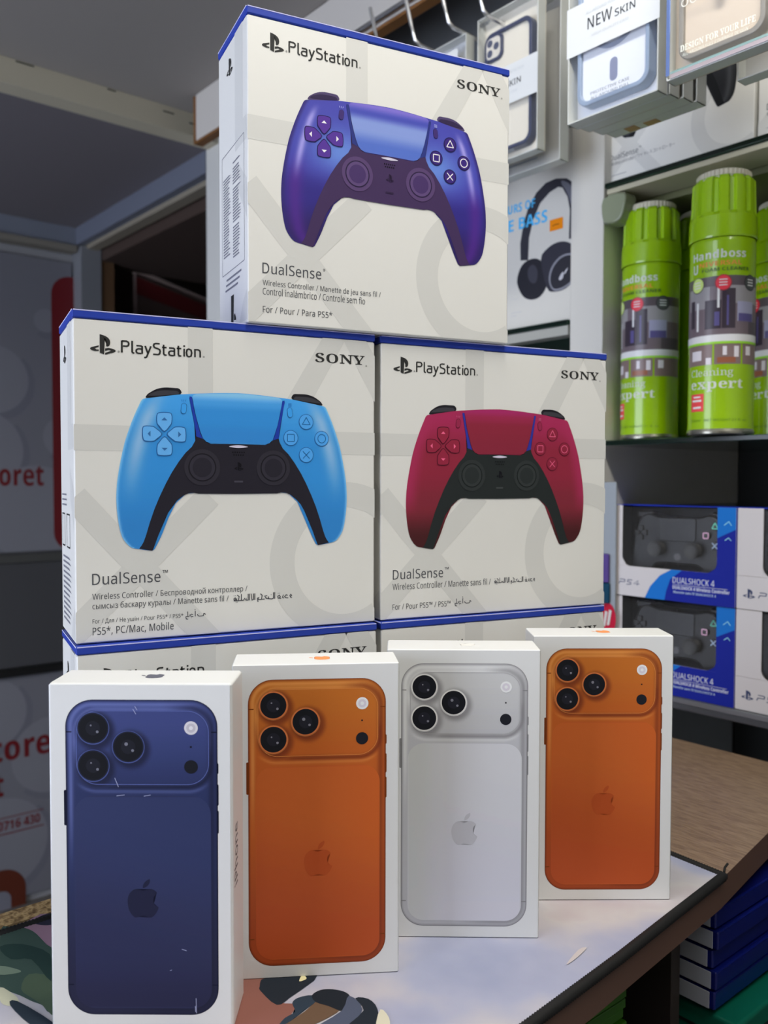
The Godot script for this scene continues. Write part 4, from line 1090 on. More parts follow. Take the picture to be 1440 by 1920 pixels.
func headphones() -> void:
	var W := 0.20
	var H := 0.235
	var o := thing("headphone_box", "white headphone box with a black headphone picture on the shelf left of the partition", "box", sd(-0.268, 0.1985, -0.012), SA)
	boxp("carton", Vector3(-W / 2, 0, -0.08), Vector3(W / 2, H, 0), mat(Color(0.84, 0.83, 0.80), 0.45), o)
	var Pm := func(l: Array) -> PackedVector2Array: return moved(px(l), Vector2(0.000210, 0.000158), Vector2(0.0015, 0.228) - Vector2(0, 320 * 0.000158) )
	var k := 0.6
	var z := 0.00006
	# coordinates of the print, y counted downwards from the top of the band
	var F := func(l: Array) -> PackedVector2Array:
		var q := PackedVector2Array()
		for i in range(0, l.size(), 2): q.append(Vector2(0.004 + (l[i] - 80) * 0.0001645, 0.190 - (l[i + 1] - 320 - (l[i] - 80) * -0.20) * 0.0001345))
		return q
	var dk := ink(0x2a2a31, k)
	var pic := pr("headphone_picture", [F.call([155, 1060, 150, 900, 180, 720, 230, 560, 310, 430, 400, 350, 500, 320, 600, 330, 680, 390, 690, 500, 685, 880, 625, 880, 632, 620, 610, 500, 560, 410, 520, 400, 440, 440, 350, 530, 280, 680, 240, 850, 232, 1060])], z, dk, o)
	pr("ear_cup", [soft(F.call([120, 1270, 150, 1140, 210, 1070, 300, 1045, 370, 1080, 420, 1180, 420, 1300, 360, 1400, 270, 1435, 180, 1400]), 3)], z * 2, ink(0x212127, k), pic)
	pr("ear_cup", [soft(F.call([360, 1060, 420, 960, 520, 905, 620, 910, 690, 980, 700, 1150, 680, 1240, 600, 1330, 490, 1360, 420, 1320]), 3)], z * 3, ink(0x2b2b33, k), pic)
	pr("ear_cup_rim", [soft(F.call([440, 1260, 460, 1140, 540, 1040, 640, 1010, 700, 1060, 690, 1220, 600, 1320, 490, 1350]), 3)], z * 4, ink(0x6f7078, k), pic)
	pr("ear_cup_cap", [soft(F.call([455, 1260, 475, 1150, 550, 1055, 640, 1028, 690, 1075, 680, 1215, 595, 1305, 492, 1332]), 3)], z * 5, ink(0x26262c, k), pic)
	pr("ear_cup_mark", [soft(F.call([535, 1240, 560, 1190, 580, 1180, 575, 1230, 550, 1255]), 2), F.call([580, 1200, 600, 1160, 620, 1140, 615, 1160, 595, 1195])], z * 6, ink(0x9a9aa0, k), pic)
	pr("ear_cup_pad", [soft(F.call([230, 1160, 260, 1110, 300, 1110, 330, 1170, 320, 1260, 280, 1280, 240, 1240]), 3)], z * 6, ink(0x34343c, k), pic)
	pr("band_sheen", [soft(F.call([560, 345, 640, 400, 670, 520, 668, 620, 640, 560, 600, 450, 555, 380]), 3)], z * 6, ink(0x55565f, k), pic)
	var blue := ink(0x3f94cd, k)
	text("slogan", "HOURS OF", Vector2(-0.026, 0.1515), 0.066, 0.0115, z * 7, blue, o, Transform3D.IDENTITY, "Droid Sans", 700)
	text("slogan", "PURE BASS", Vector2(-0.046, 0.1285), 0.106, 0.0155, z * 7, blue, o, Transform3D.IDENTITY, "Droid Sans", 700)
	text("brand_name", "ware", Vector2(0.004, 0.199), 0.028, 0.009, z * 7, blue, o, Transform3D.IDENTITY, "Droid Sans", 700)
	pr("price_sticker", [px([0.064, 0.1150, 0.0845, 0.1150, 0.0845, 0.1290, 0.064, 0.1290])], z * 8, ink(0xe0700a, k), o)
	pr("price_digits", strokes([px([0.068, 0.1210, 0.073, 0.1220, 0.079, 0.1215])], 0.0014), z * 9, ink(0x8a4c10, k), o)
	pr("small_print", [px([0.001, 0.040, 0.014, 0.040, 0.014, 0.0405, 0.001, 0.0405]), px([0.001, 0.022, 0.018, 0.022, 0.018, 0.023, 0.001, 0.023]), px([0.001, 0.018, 0.010, 0.018, 0.010, 0.019, 0.001, 0.019])], z, ink(0xa0a0a0, k), o)

# ---------------------------------------------------------------- spray cans
func bent(pen: Pen, s: String, R: float, a0: float, a1: float, y0: float, h: float, kind := "Droid Sans", weight := 400) -> void:   # lettering laid round a cylinder
	var t := TextMesh.new()
	t.font = font(kind, weight); t.font_size = 32; t.pixel_size = 0.01; t.depth = 0.0; t.curve_step = 3.0; t.text = s
	var b := t.get_aabb()
	var arr := t.get_mesh_arrays()
	var vs: PackedVector3Array = arr[Mesh.ARRAY_VERTEX]
	var idx = arr[Mesh.ARRAY_INDEX]
	if idx == null: idx = PackedInt32Array(range(vs.size()))
	for i in range(0, idx.size() - 2, 3):
		var q := []
		var nn := []
		for j in 3:
			var p := (vs[idx[i + j]] - b.position)
			var a := lerpf(a0, a1, p.x / b.size.x)
			nn.append(Vector3(sin(a), 0, cos(a)))
			q.append(nn[j] * R + Vector3(0, y0 + p.y / b.size.y * h, 0))
		pen.tri(q[0], q[1], q[2], nn[0], nn[1], nn[2])

func patch(pen: Pen, R: float, a0: float, a1: float, y0: float, y1: float, n := 0) -> void:     # a piece of label round a cylinder
	if n == 0: n = int(ceil(absf(a1 - a0) / 0.05))
	for k in n:
		var a := lerpf(a0, a1, float(k) / n)
		var b := lerpf(a0, a1, float(k + 1) / n)
		var na := Vector3(sin(a), 0, cos(a))
		var nb := Vector3(sin(b), 0, cos(b))
		pen.quad(na * R + Vector3.UP * y0, nb * R + Vector3.UP * y0, nb * R + Vector3.UP * y1, na * R + Vector3.UP * y1, na, nb, nb, na)

func disc_on(pen: Pen, R: float, a: float, y: float, r: float) -> void:
	for k in 20:
		var q := []
		var nn := []
		for w in [Vector2.ZERO, Vector2.from_angle(TAU * k / 20) * r, Vector2.from_angle(TAU * (k + 1) / 20) * r]:
			var g: float = a + w.x / R
			nn.append(Vector3(sin(g), 0, cos(g)))
			q.append(nn[-1] * R + Vector3.UP * (y + w.y))
		pen.tri(q[0], q[1], q[2], nn[0], nn[1], nn[2])

func cans() -> void:
	var g := "foam cleaner cans on the glass shelf"
	var o := thing("spray_can", "green foam cleaner spray can standing beside the white partition", "spray can", sd(-0.075, 0.0487, -0.037), 0.0, g)
	var R := 0.0325
	var k := 0.55
	var green := mat(Color(0.61, 0.78, 0.02), 0.24)
	green.clearcoat_enabled = true; green.clearcoat = 0.6; green.clearcoat_roughness = 0.08
	var p := Pen.new()
	p.lathe([Vector2(0.029, 0.003), Vector2(R, 0.006), Vector2(R, 0.196), Vector2(R - 0.0006, 0.199)], 128)
	obj("can_body", p, green, o)
	var rim := Pen.new()
	rim.lathe([Vector2(0, 0.001), Vector2(0.029, 0.0), Vector2(0.0331, 0.001), Vector2(0.0336, 0.003), Vector2(0.0331, 0.0055), Vector2(R, 0.006)], 48)
	obj("metal_rim", rim, mat(Color(0.75, 0.74, 0.68), 0.25, 0.9), o)
	# fluted cap
	var cap := Pen.new()
	var N := 96
	var prof := [Vector2(R + 0.0006, 0.1995), Vector2(R + 0.0012, 0.2015), Vector2(R + 0.0006, 0.222), Vector2(R - 0.0006, 0.226), Vector2(R - 0.0016, 0.259), Vector2(R - 0.0042, 0.2625), Vector2(R - 0.0050, 0.2625)]
	for i in prof.size() - 1:
		for j in N:
			var pts := []
			for c in [[i, j], [i, j + 1], [i + 1, j + 1], [i + 1, j]]:
				var a: float = TAU * c[1] / N
				var groove := 0.0
				if c[0] >= 3 and c[0] <= 5: groove = 0.0030 * smoothstep(0.35, 0.75, cos(a * 12.0))
				var rad: float = prof[c[0]].x - groove
				pts.append(Vector3(sin(a) * rad, prof[c[0]].y, cos(a) * rad))
			var nn: Vector3 = (pts[3] - pts[0]).cross(pts[1] - pts[0]).normalized()
			if nn.dot(Vector3(pts[0].x, 0.002, pts[0].z)) < 0.0: nn = -nn
			cap.flatq(pts[0], pts[1], pts[2], pts[3], nn)
	obj("cap", cap, green, o)
	var top := Pen.new()
	var tp := []
	for c in [Vector2(R - 0.0065, 0.2600), Vector2(R - 0.0065, 0.2690), Vector2(R - 0.009, 0.2700), Vector2(0.0, 0.2700)]: tp.append(c)
	top.lathe(tp, 60)
	for j in 40:
		var a := TAU * j / 40
		var c := Vector3(sin(a), 0, cos(a)) * (R - 0.0062)
		top.box(c + Vector3(-0.0006, 0.2605, -0.0006), c + Vector3(0.0006, 0.2685, 0.0006), 0.0002)
	obj("cap_top", top, mat(Color(0.82, 0.80, 0.72), 0.5), o)
	# label: an inset kitchen picture made of flat patches, white names, round badges
	var L := R + 0.00008
	var f := -0.3
	var lab := func(called: String, col: int, list: Array, lift := 1.0) -> void:
		for r in list:
			var q := Pen.new()
			patch(q, R + 0.00008 * lift, f + r[0], f + r[1], r[2], r[3])
			obj(called, q, mat(seen(col, k), 0.3), o)
	lab.call("picture_field", 0x5f5459, [[-1.40, 1.75, 0.098, 0.160]])
	lab.call("picture_wall", 0x7d7a7c, [[-1.2, -0.35, 0.128, 0.150], [0.25, 1.7, 0.132, 0.153]], 2.0)
	lab.call("picture_wall", 0x484045, [[-1.40, 1.75, 0.150, 0.160], [0.9, 1.7, 0.101, 0.114]], 2.5)
	lab.call("picture_machine", 0x2f2730, [[-0.5, 0.0, 0.107, 0.136], [0.02, 0.42, 0.107, 0.147], [-1.1, -0.9, 0.110, 0.138]], 3.0)
	lab.call("picture_panel", 0x86869c, [[0.48, 1.1, 0.114, 0.134]], 3.0)
	lab.call("picture_panel", 0x4a4470, [[0.52, 1.08, 0.114, 0.122], [-0.2, -0.05, 0.110, 0.124], [0.16, 0.22, 0.110, 0.140]], 4.0)
	lab.call("picture_light", 0xc9c4cc, [[-1.40, 1.75, 0.094, 0.101], [-0.12, -0.05, 0.128, 0.149], [-0.8, -0.72, 0.106, 0.135]], 5.0)
	lab.call("green_rule", 0x7fb030, [[-1.40, 1.75, 0.0915, 0.094]], 5.0)
	lab.call("picture_strip", 0x6b5a58, [[-1.25, -0.25, 0.071, 0.0915], [-0.19, 0.62, 0.071, 0.0915], [0.68, 1.75, 0.071, 0.0915]], 1.0)
	lab.call("picture_strip", 0xb7b2b6, [[-1.0, -0.6, 0.076, 0.086], [-0.45, -0.28, 0.071, 0.078], [0.06, 0.18, 0.080, 0.089], [0.4, 0.55, 0.078, 0.089], [0.8, 1.0, 0.080, 0.089]], 2.0)
	lab.call("picture_strip", 0x7c4a34, [[-0.1, 0.45, 0.0725, 0.078]], 2.0)
	lab.call("red_badge", 0xc63a3e, [[-1.02, -0.50, 0.024, 0.042]], 2.0)
	lab.call("badge_mark", 0xe9c9c4, [[-0.95, -0.58, 0.034, 0.036], [-0.9, -0.62, 0.038, 0.0395], [-0.92, -0.60, 0.027, 0.029]], 3.0)
	var wh := mat(Color(0.88, 0.9, 0.86), 0.35)
	var T := func(called: String, s: String, a0: float, a1: float, y: float, h: float, m: Material, kind := "Droid Sans", weight := 400) -> void:
		var q := Pen.new()
		bent(q, s, L + 0.0002, f + a0, f + a1, y, h, kind, weight)
		obj(called, q, m, o)
	T.call("brand_name", "Handboss", -1.0, 0.75, 0.178, 0.0088, wh, "Droid Sans", 700)
	T.call("initial", "U", -0.98, -0.78, 0.165, 0.0095, wh, "Droid Sans", 700)
	T.call("description", "NIVERSAL", -0.72, 0.60, 0.1705, 0.0045, mat(seen(0xd9782c, k), 0.4), "Droid Sans", 700)
	T.call("description", "FOAM CLEANER", -0.62, 0.88, 0.1650, 0.0035, mat(seen(0x2d4a10, k), 0.4), "Droid Sans", 700)
	T.call("slogan", "Cleaning", -1.02, 0.38, 0.0575, 0.0095, wh, "Droid Serif", 400)
	T.call("slogan", "expert", -1.02, 0.70, 0.0435, 0.0120, wh, "Droid Serif", 700)
	T.call("volume", "650ml   NET WEIGHT 21 fl. oz", -0.98, 0.85, 0.0135, 0.0025, mat(seen(0x35560f, k), 0.4))
	for c in [[-0.78, 0xa9c06a, 0x3c3a36], [0.05, 0xc02c3a, 0x7a2028], [0.95, 0x3c3f3f, 0x1c1d1d]]:
		var q := Pen.new()
		disc_on(q, L + 0.0003, f + c[0], 0.153, 0.0082)
		obj("round_badge", q, mat(seen(c[2], k), 0.4), o)
		var q2 := Pen.new()
		disc_on(q2, L + 0.0004, f + c[0], 0.153, 0.0074)
		obj("round_badge", q2, mat(seen(c[1], k), 0.4), o)
		var q3 := Pen.new()
		for j in 3: patch(q3, L + 0.0005, f + c[0] - 0.12, f + c[0] + 0.12, 0.1555 - j * 0.0028, 0.1565 - j * 0.0028, 3)
		obj("badge_mark", q3, mat(seen(0xd8d2cc, k), 0.4), o)
	o.rotation_degrees.y = -30.0
	dup(o, sd(0.031, 0.0487, -0.004), -5.0, "green foam cleaner spray can, the tallest one at the shelf's front edge", g)
	dup(o, sd(0.030, 0.0487, -0.142), -70.0, "green foam cleaner spray can cut off by the frame edge, behind the tallest one", g)
	dup(o, sd(-0.050, 0.0487, -0.108), 60.0, "green foam cleaner spray can in shade, seen between the two front ones", g)

# ---------------------------------------------------------------- window boxes with gamepads
func gamepad(label: String) -> Node3D:
	var o := thing("gamepad", label, "gamepad", Vector3.ZERO, 0)
	var body := mat(Color(0.042, 0.042, 0.046), 0.45)
	var out := mirrored(px([-1, 96, -40, 96, -62, 100, -80, 92, -92, 60, -100, 10, -98, -20, -84, -34, -70, -26, -54, 8, -40, 20, -1, 20]))
	var p := Pen.new()
	p.slab(moved(soft(out, 3), Vector2(0.00060, 0.00070)), -0.018, 0.006, 0.002)
	obj("shell", p, body, o)
	var tp := Pen.new()
	tp.slab(rr(Vector2(-0.0225, 0.040), Vector2(0.0225, 0.066), 0.003), 0.004, 0.0075, 0.0008)
	obj("touchpad", tp, mat(Color(0.055, 0.055, 0.062), 0.35), o)
	for s in [-1, 1]:
		var st := Pen.new()
		st.lathe([Vector2(0.0085, 0.004), Vector2(0.006, 0.010), Vector2(0.0088, 0.015), Vector2(0.0088, 0.017), Vector2(0.0060, 0.0162), Vector2(0, 0.0160)], 24, Vector3(0.0225 * s, 0.0310, 0), Basis(Vector3.RIGHT, PI / 2))
		obj("thumb_stick", st, mat(Color(0.16, 0.16, 0.155), 0.5), o)
		var sb := Pen.new()
		sb.box(Vector3(0.046 * s - 0.011, 0.064, -0.012), Vector3(0.046 * s + 0.011, 0.0735, 0.000), 0.003)
		obj("shoulder_button", sb, mat(Color(0.05, 0.05, 0.05), 0.4), o)
	for i in 4:
		var d := Pen.new()
		var a := PackedVector2Array()
		for q in px([-3, 3, -3, 8, 3, 8, 3, 3, 0, 0.8]): a.append(q.rotated(i * PI / 2) * 0.001 + Vector2(-0.046, 0.048))
		d.slab(a, 0.004, 0.0085, 0.0006)
		obj("direction_button", d, mat(Color(0.09, 0.09, 0.09), 0.5), o)
		var c := Vector2(0.046, 0.048) + Vector2(0, 0.0105).rotated(-i * PI / 2)
		var b := Pen.new()
		b.lathe([Vector2(0.0045, 0.004), Vector2(0.0045, 0.0085), Vector2(0.004, 0.009), Vector2(0, 0.009)], 18, Vector3(c.x, c.y, 0), Basis(Vector3.RIGHT, PI / 2))
		obj("action_button", b, mat(Color(0.05, 0.05, 0.055), 0.4), o)
		var m := Pen.new()
		var w := 0.0010
		if i == 1: m.ring(c, 0.0026, 0.0036, 0.00906)
		elif i == 2:
			for l in strokes([PackedVector2Array([c + Vector2(-0.003, -0.003), c + Vector2(0.003, 0.003)]), PackedVector2Array([c + Vector2(-0.003, 0.003), c + Vector2(0.003, -0.003)])], w): m.poly(l, 0.00906)
		else:
			var t := PackedVector2Array([c + Vector2(0, 0.0039), c + Vector2(-0.0035, -0.0024), c + Vector2(0.0035, -0.0024)]) if i == 0 else rr(c - Vector2(0.0029, 0.0029), c + Vector2(0.0029, 0.0029), 0.0001, 1)
			for j in t.size():
				for l in strokes([PackedVector2Array([t[j], t[(j + 1) % t.size()]])], w): m.poly(l, 0.00906)
		obj("action_mark", m, ink([0x4f9a82, 0xb0504c, 0x7f8fc8, 0xc07f94][i], 0.4), o)
	var hm := Pen.new()
	hm.lathe([Vector2(0.004, 0.004), Vector2(0.004, 0.0066), Vector2(0, 0.0068)], 16, Vector3(0, 0.0225, 0), Basis(Vector3.RIGHT, PI / 2))
	obj("home_button", hm, mat(Color(0.30, 0.30, 0.31), 0.4), o)
	return o

func window_boxes() -> void:
	var W := 0.165
	var H := 0.1045
	var D := 0.06
	var g := "blue and white gamepad window boxes on the lower shelf"
	var o := thing("window_box", "", "box", Vector3.ZERO, SA, g)
	var white := mat(Color(0.80, 0.78, 0.78), 0.4)
	var x0 := -W / 2
	# window outline inside the front: rounded at the bottom, open to the folded-back top
	var lo := Vector2(x0 + 0.0275, 0.0345)
	var hi := Vector2(x0 + 0.1445, 0.1030)
	var q := Pen.new()
	q.box(Vector3(x0, 0, -0.001), Vector3(W / 2, lo.y, 0), 0.0004)
	obj("front_board", q, white, o)
	boxp("front_board", Vector3(x0, lo.y, -0.001), Vector3(lo.x, H, 0), white, o, 0.0004)
	boxp("front_board", Vector3(hi.x, lo.y, -0.001), Vector3(W / 2, H, 0), white, o, 0.0004)
	for s in 2:                                                         # round corners of the window
		var c := PackedVector2Array()
		var r := 0.011
		var cx := lo.x + r if s == 0 else hi.x - r
		for i in 9: c.append(Vector2(cx, lo.y + r) + Vector2.from_angle(lerpf(PI if s == 0 else TAU, PI * 1.5, i / 8.0)) * r)
		c.append(Vector2(lo.x if s == 0 else hi.x, lo.y))
		var pc := Pen.new()
		pc.poly(c, 0.0); pc.poly(c, -0.001, Transform3D.IDENTITY, Rect2(0, 0, 1, 1), -1.0)
		obj("front_board", pc, white if s == 0 else ink(0x0f1c7c, 0.7, 0.5), o)
	var navy := ink(0x14237c, 0.35, 0.35)
	boxp("side_board", Vector3(x0, 0.001, -D), Vector3(x0 + 0.001, H - 0.001, -0.0012), mat(Color(0.10, 0.10, 0.11), 0.6), o, 0.0003)
	boxp("side_board", Vector3(W / 2 - 0.001, 0.001, -D), Vector3(W / 2, H - 0.001, -0.0012), navy, o, 0.0003)
	boxp("back_board", Vector3(x0, 0, -D - 0.001), Vector3(W / 2, H, -D), mat(Color(0.09, 0.09, 0.10), 0.6), o, 0.0003)
	boxp("bottom_board", Vector3(x0 + 0.001, 0, -D), Vector3(W / 2 - 0.001, 0.001, -0.001), mat(Color(0.5, 0.5, 0.5), 0.6), o, 0.0003)
	boxp("top_board", Vector3(x0 + 0.001, H - 0.001, -D), Vector3(W / 2 - 0.001, H, -0.022), navy, o, 0.0003)
	boxp("window_pane", Vector3(lo.x - 0.001, lo.y - 0.001, -0.0022), Vector3(hi.x + 0.001, H - 0.002, -0.0018), pane(0.012, 0.03), o, 0.0001)
	# blue print
	var z := 0.00006
	var blue := ink(0x0f1c7c, 0.7, 0.5)
	var sky := ink(0x1262b0, 0.75, 0.5)
	pr("blue_print", [px([hi.x, 0.0, W / 2, 0.0, W / 2, H, hi.x, H]), px([x0 + 0.0675, 0.0, hi.x, 0.0, hi.x, lo.y, x0 + 0.0970, lo.y])], z, blue, o)
	pr("light_blue_print", [soft(px([x0 + 0.0580, 0.0, x0 + 0.0650, 0.014, x0 + 0.0770, 0.027, x0 + 0.0910, lo.y, x0 + 0.1040, lo.y, x0 + 0.0900, 0.024, x0 + 0.0850, 0.010, x0 + 0.0830, 0.0]), 1)], z * 2, sky, o)
	pr("light_blue_print", [px([hi.x, 0.072, W / 2, 0.082, W / 2, H, hi.x, H])], z * 2, sky, o)
	var wh := mat(Color(0.85, 0.86, 0.9), 0.4)
	text("product_name", "DUALSHOCK 4", Vector2(x0 + 0.0930, 0.0200), 0.049, 0.0066, z * 3, wh, o, Transform3D.IDENTITY, "Droid Sans", 400)
	text("description", "DUALSHOCK 4 Wireless Controller", Vector2(x0 + 0.0930, 0.0135), 0.066, 0.0040, z * 3, wh, o, Transform3D.IDENTITY, "Droid Sans", 700)
	text("description", "Manette sans fil DUALSHOCK 4", Vector2(x0 + 0.0940, 0.0090), 0.050, 0.0028, z * 3, ink(0x8a9ad0, 0.4), o)
	pr("white_rule", [px([x0 + 0.0930, 0.0183, x0 + 0.1570, 0.0183, x0 + 0.1570, 0.0187, x0 + 0.0930, 0.0187])], z * 3, wh, o)
	var gr := ink(0x364060, 0.8)
	pr("maker_logo", ps_logo(Vector2(x0 + 0.0135, 0.0165), 0.000044, 0.000046), z, gr, o)
	# thin-line console name
	var ln := [px([0, 0, 2, 5, 12, 5, 13, 9, 11, 10, 2, 10]), px([28, 10, 19, 10, 18, 6, 25, 5, 25, 1, 16, 0]), px([38, 0, 40, 10, 31, 3, 43, 3])]
	pr("console_name", strokes(ln, 1.6).map(func(p): return moved(p, Vector2(0.00064, 0.00056), Vector2(x0 + 0.0235, 0.0130))), z, gr, o)
	pr("small_symbol", strokes([px([x0 + 0.1520, 0.086, x0 + 0.1570, 0.090, x0 + 0.1600, 0.086]), px([x0 + 0.1530, 0.070, x0 + 0.1570, 0.073, x0 + 0.1600, 0.070])], 0.0006), z * 3, ink(0x6fa0dc, 0.4), o)
	var pad := gamepad("")
	var rows := [[-0.0315, 0.1050, "upper window box with a black gamepad, left of its pair", "black gamepad behind the window of the upper left box"], [-0.0315, 0.0, "lower window box with a black gamepad, partly hidden by the orange phone box", "black gamepad behind the window of the lower left box"],
		[0.1345, 0.1050, "upper window box with a white edge, cut off by the right frame edge", "black gamepad in the upper box cut off by the frame edge"], [0.1345, 0.0, "lower window box with a white edge, cut off by the right frame edge", "black gamepad in the lower box cut off by the frame edge"]]
	for i in rows.size():
		var b := o
		var c := pad
		var p := sd(rows[i][0], -0.2362 + rows[i][1], -0.004 if i != 0 else -0.003)
		var gp := sd(rows[i][0] + 0.0060, -0.2362 + rows[i][1] + 0.0250, -0.0250)
		if i == 0:
			tag(b, rows[i][2], "box", g)
			tag(c, rows[i][3], "gamepad", "boxed black gamepads")
		else:
			b = dup(o, p, SA, rows[i][2], g)
			c = dup(pad, gp, SA, rows[i][3], "boxed black gamepads")
		b.position = p; b.rotation_degrees.y = SA
		c.position = gp; c.rotation_degrees.y = SA

# ---------------------------------------------------------------- hanging phone case packs
func pack(label: String, at: Vector3, w: float, h: float, d: float, rim: int, inner: int, style: int, turn := SA) -> Node3D:
	# a flat white tray with a clear front; x to the right, y up from the lower edge, front face at z = 0
	var o := thing("phone_case_pack", label, "phone case", at, turn)
	var tray := mat(Color(0.80, 0.81, 0.79), 0.4)
	boxp("tray_back", Vector3(-w / 2, 0, -d), Vector3(w / 2, h, -d + 0.002), mat(hexc(inner), 0.5), o, 0.0004)
	var sides := [[-w / 2, -w / 2 + 0.0015, 0.0, h], [w / 2 - 0.0015, w / 2, 0.0, h], [-w / 2, w / 2, 0.0, 0.0015], [-w / 2, w / 2, h - 0.0015, h]]
	for s in sides: boxp("tray_side", Vector3(s[0], s[2], -d + 0.001), Vector3(s[1], s[3], 0), tray, o, 0.0004)
	boxp("clear_front", Vector3(-w / 2 + 0.0012, 0.0012, -0.0006), Vector3(w / 2 - 0.0012, h - 0.0012, -0.0002), pane(0.015), o, 0.0001)
	if rim < 0: return o
	# the case: a rounded frame with a clear back
	var m := 0.010
	var lo := Vector2(-w / 2 + m, m + 0.002)
	var hi := Vector2(w / 2 - m, h - 0.022)
	var fr := Pen.new()
	fr.slab(rr(lo, hi, 0.012, 8), -d + 0.003, -0.0012, 0.001, Transform3D.IDENTITY, rr(lo + Vector2(0.0045, 0.0045), hi - Vector2(0.0045, 0.0045), 0.009, 8))
	var frm := obj("case_frame", fr, mat(hexc(rim), 0.3), o)
	pr("case_back", [rr(lo + Vector2(0.003, 0.003), hi - Vector2(0.003, 0.003), 0.010, 8)], -0.0045, mat(hexc(inner), 0.3), o)
	var z := -0.0043
	if style == 1:
		var rg := Pen.new()
		rg.ring(Vector2(0.0, 0.086), 0.0235, 0.0285, z)
		obj("magnet_ring", rg, mat(hexc(0x8d97ae), 0.4), o)
		pr("magnet_bar", [rr(Vector2(-0.0042, 0.027), Vector2(0.0042, 0.048), 0.0041)], z, mat(hexc(0x7d84a0), 0.4), o)
	return o

func hanging() -> void:
	# nearest pack: pale blue frame, white paper band
	var a := pack("clear pack with a pale blue phone case and a white paper band, hanging in front", sd(0.0175, 0.342, 0.176), 0.098, 0.19, 0.016, 0x8fa0b8, 0xdfe3ec, 1)
	var wh := mat(Color(0.86, 0.87, 0.87), 0.45)
	pr("paper_band", [px([-0.0500, 0.062, 0.0500, 0.062, 0.0500, 0.108, -0.0500, 0.108])], 0.0003, wh, a)
	var blk := ink(0x2a2d33, 0.7)
	text("brand_name", "NEW", Vector2(-0.026, 0.0810), 0.027, 0.0105, 0.0006, blk, a, Transform3D.IDENTITY, "Droid Sans", 400)
	text("brand_name", "SKIN", Vector2(0.004, 0.0810), 0.0215, 0.0066, 0.0006, blk, a, Transform3D.IDENTITY, "Droid Sans", 400)
	var gr := ink(0xa9adb0, 0.7)
	text("description", "ALL-AROUND FULL PROTECTION", Vector2(-0.028, 0.0955), 0.056, 0.0028, 0.0006, gr, a)
	text("description", "HIGH QUALITY CASE", Vector2(-0.021, 0.0725), 0.040, 0.0030, 0.0006, gr, a)
	text("lettering", "PROTECTIVE CASE", Vector2(-0.022, 0.0195), 0.042, 0.0026, 0.0003, ink(0x3a4652, 0.7), a)
	text("lettering", "ALL-AROUND FULL", Vector2(-0.022, 0.0148), 0.042, 0.0026, 0.0003, ink(0x3a4652, 0.7), a)
	for i in 3:
		var b := pack("", sd(0.0185 + 0.003 * i, 0.3435 + 0.0008 * i, 0.176 - 0.0175 - 0.0175 * i), 0.098, 0.19, 0.016, -1, [0xcfc8bc, 0xc8c8c4, 0xbfbfbb][i], 0)
		tag(b, ["plain white case pack directly behind the pale blue one", "white case pack, third in the front hanging row", "white case pack with brown tape bits, last in the front hanging row"][i], "phone case", "case packs hanging in the front row")
		if i == 2:
			var tp := Pen.new()
			tp.box(Vector3(-0.01, -0.0006, -0.014), Vector3(0.004, 0.0, -0.004), 0.0002)
			tp.box(Vector3(-0.03, -0.0006, -0.013), Vector3(-0.018, 0.0, -0.002), 0.0002)
			obj("tape_bits", tp, mat(Color(0.66, 0.52, 0.34), 0.5), b).set_meta("kind", "stuff")
	# right pack with a beige insert and shiny rainbow edges
	var r := pack("clear pack with a beige card and pearly edges, hanging at the upper right", sd(0.134, 0.336, 0.196), 0.094, 0.19, 0.014, 0x8b8780, 0xcdbfae, 0)
	for e in [[Vector3(-0.047, 0.004, 0.0002), Vector3(-0.0435, 0.186, 0.001), Color(0.55, 0.66, 0.92)], [Vector3(-0.043, 0.001, 0.0002), Vector3(0.046, 0.0045, 0.001), Color(0.92, 0.86, 0.88)], [Vector3(-0.043, 0.0046, 0.0002), Vector3(0.046, 0.0066, 0.001), Color(0.72, 0.86, 0.84)]]:
		var me := mat(e[2], 0.12, 0.6)
		boxp("pearly_edge", e[0], e[1], me, r, 0.0003)
	text("slogan", "DESIGN FOR YOUR LIFE", Vector2(-0.0335, 0.0190), 0.064, 0.0052, 0.0012, mat(Color(0.92, 0.93, 0.88), 0.3), r, Transform3D.IDENTITY, "Droid Serif", 700)
	text("slogan", "ALL-AROUND FULL COVERAGE DESIGN", Vector2(-0.0315, 0.0148), 0.056, 0.0026, 0.0012, mat(Color(0.88, 0.90, 0.86), 0.3), r)
	pr("magnet_bar", [rr(Vector2(-0.004, 0.050), Vector2(0.004, 0.070), 0.0038)], 0.0004, mat(hexc(0x6d6a68), 0.4), r)
	var rg := Pen.new()
	rg.ring(Vector2(0, 0.098), 0.021, 0.027, 0.0004)
	obj("magnet_ring", rg, mat(hexc(0x6d6a68), 0.4), r)
	for j in 5: text("small_print", ["SHOCK PROOF", "ANTI YELLOW", "SLIM FIT", "PREMIUM", "TPU PC CASE"][j], Vector2(-0.033, 0.066 + j * 0.0042), 0.016, 0.0024, 0.0012, mat(Color(0.9, 0.9, 0.86), 0.3), r, Transform3D.IDENTITY, "Droid Sans", 700) if false else null
	var marks := Pen.new()
	for j in 3: marks.ring(Vector2(-0.030 + j * 0.0078, 0.058), 0.0025, 0.0032, 0.0012, Transform3D.IDENTITY, 20)
	for j in 5: marks.poly(px([-0.033, 0.066 + j * 0.004, -0.033 + 0.010 + 0.002 * (j % 3), 0.066 + j * 0.004, -0.033 + 0.010 + 0.002 * (j % 3), 0.068 + j * 0.004, -0.033, 0.068 + j * 0.004]), 0.0012)
	obj("printed_marks", marks, mat(Color(0.92, 0.92, 0.88), 0.3), r).set_meta("kind", "stuff")
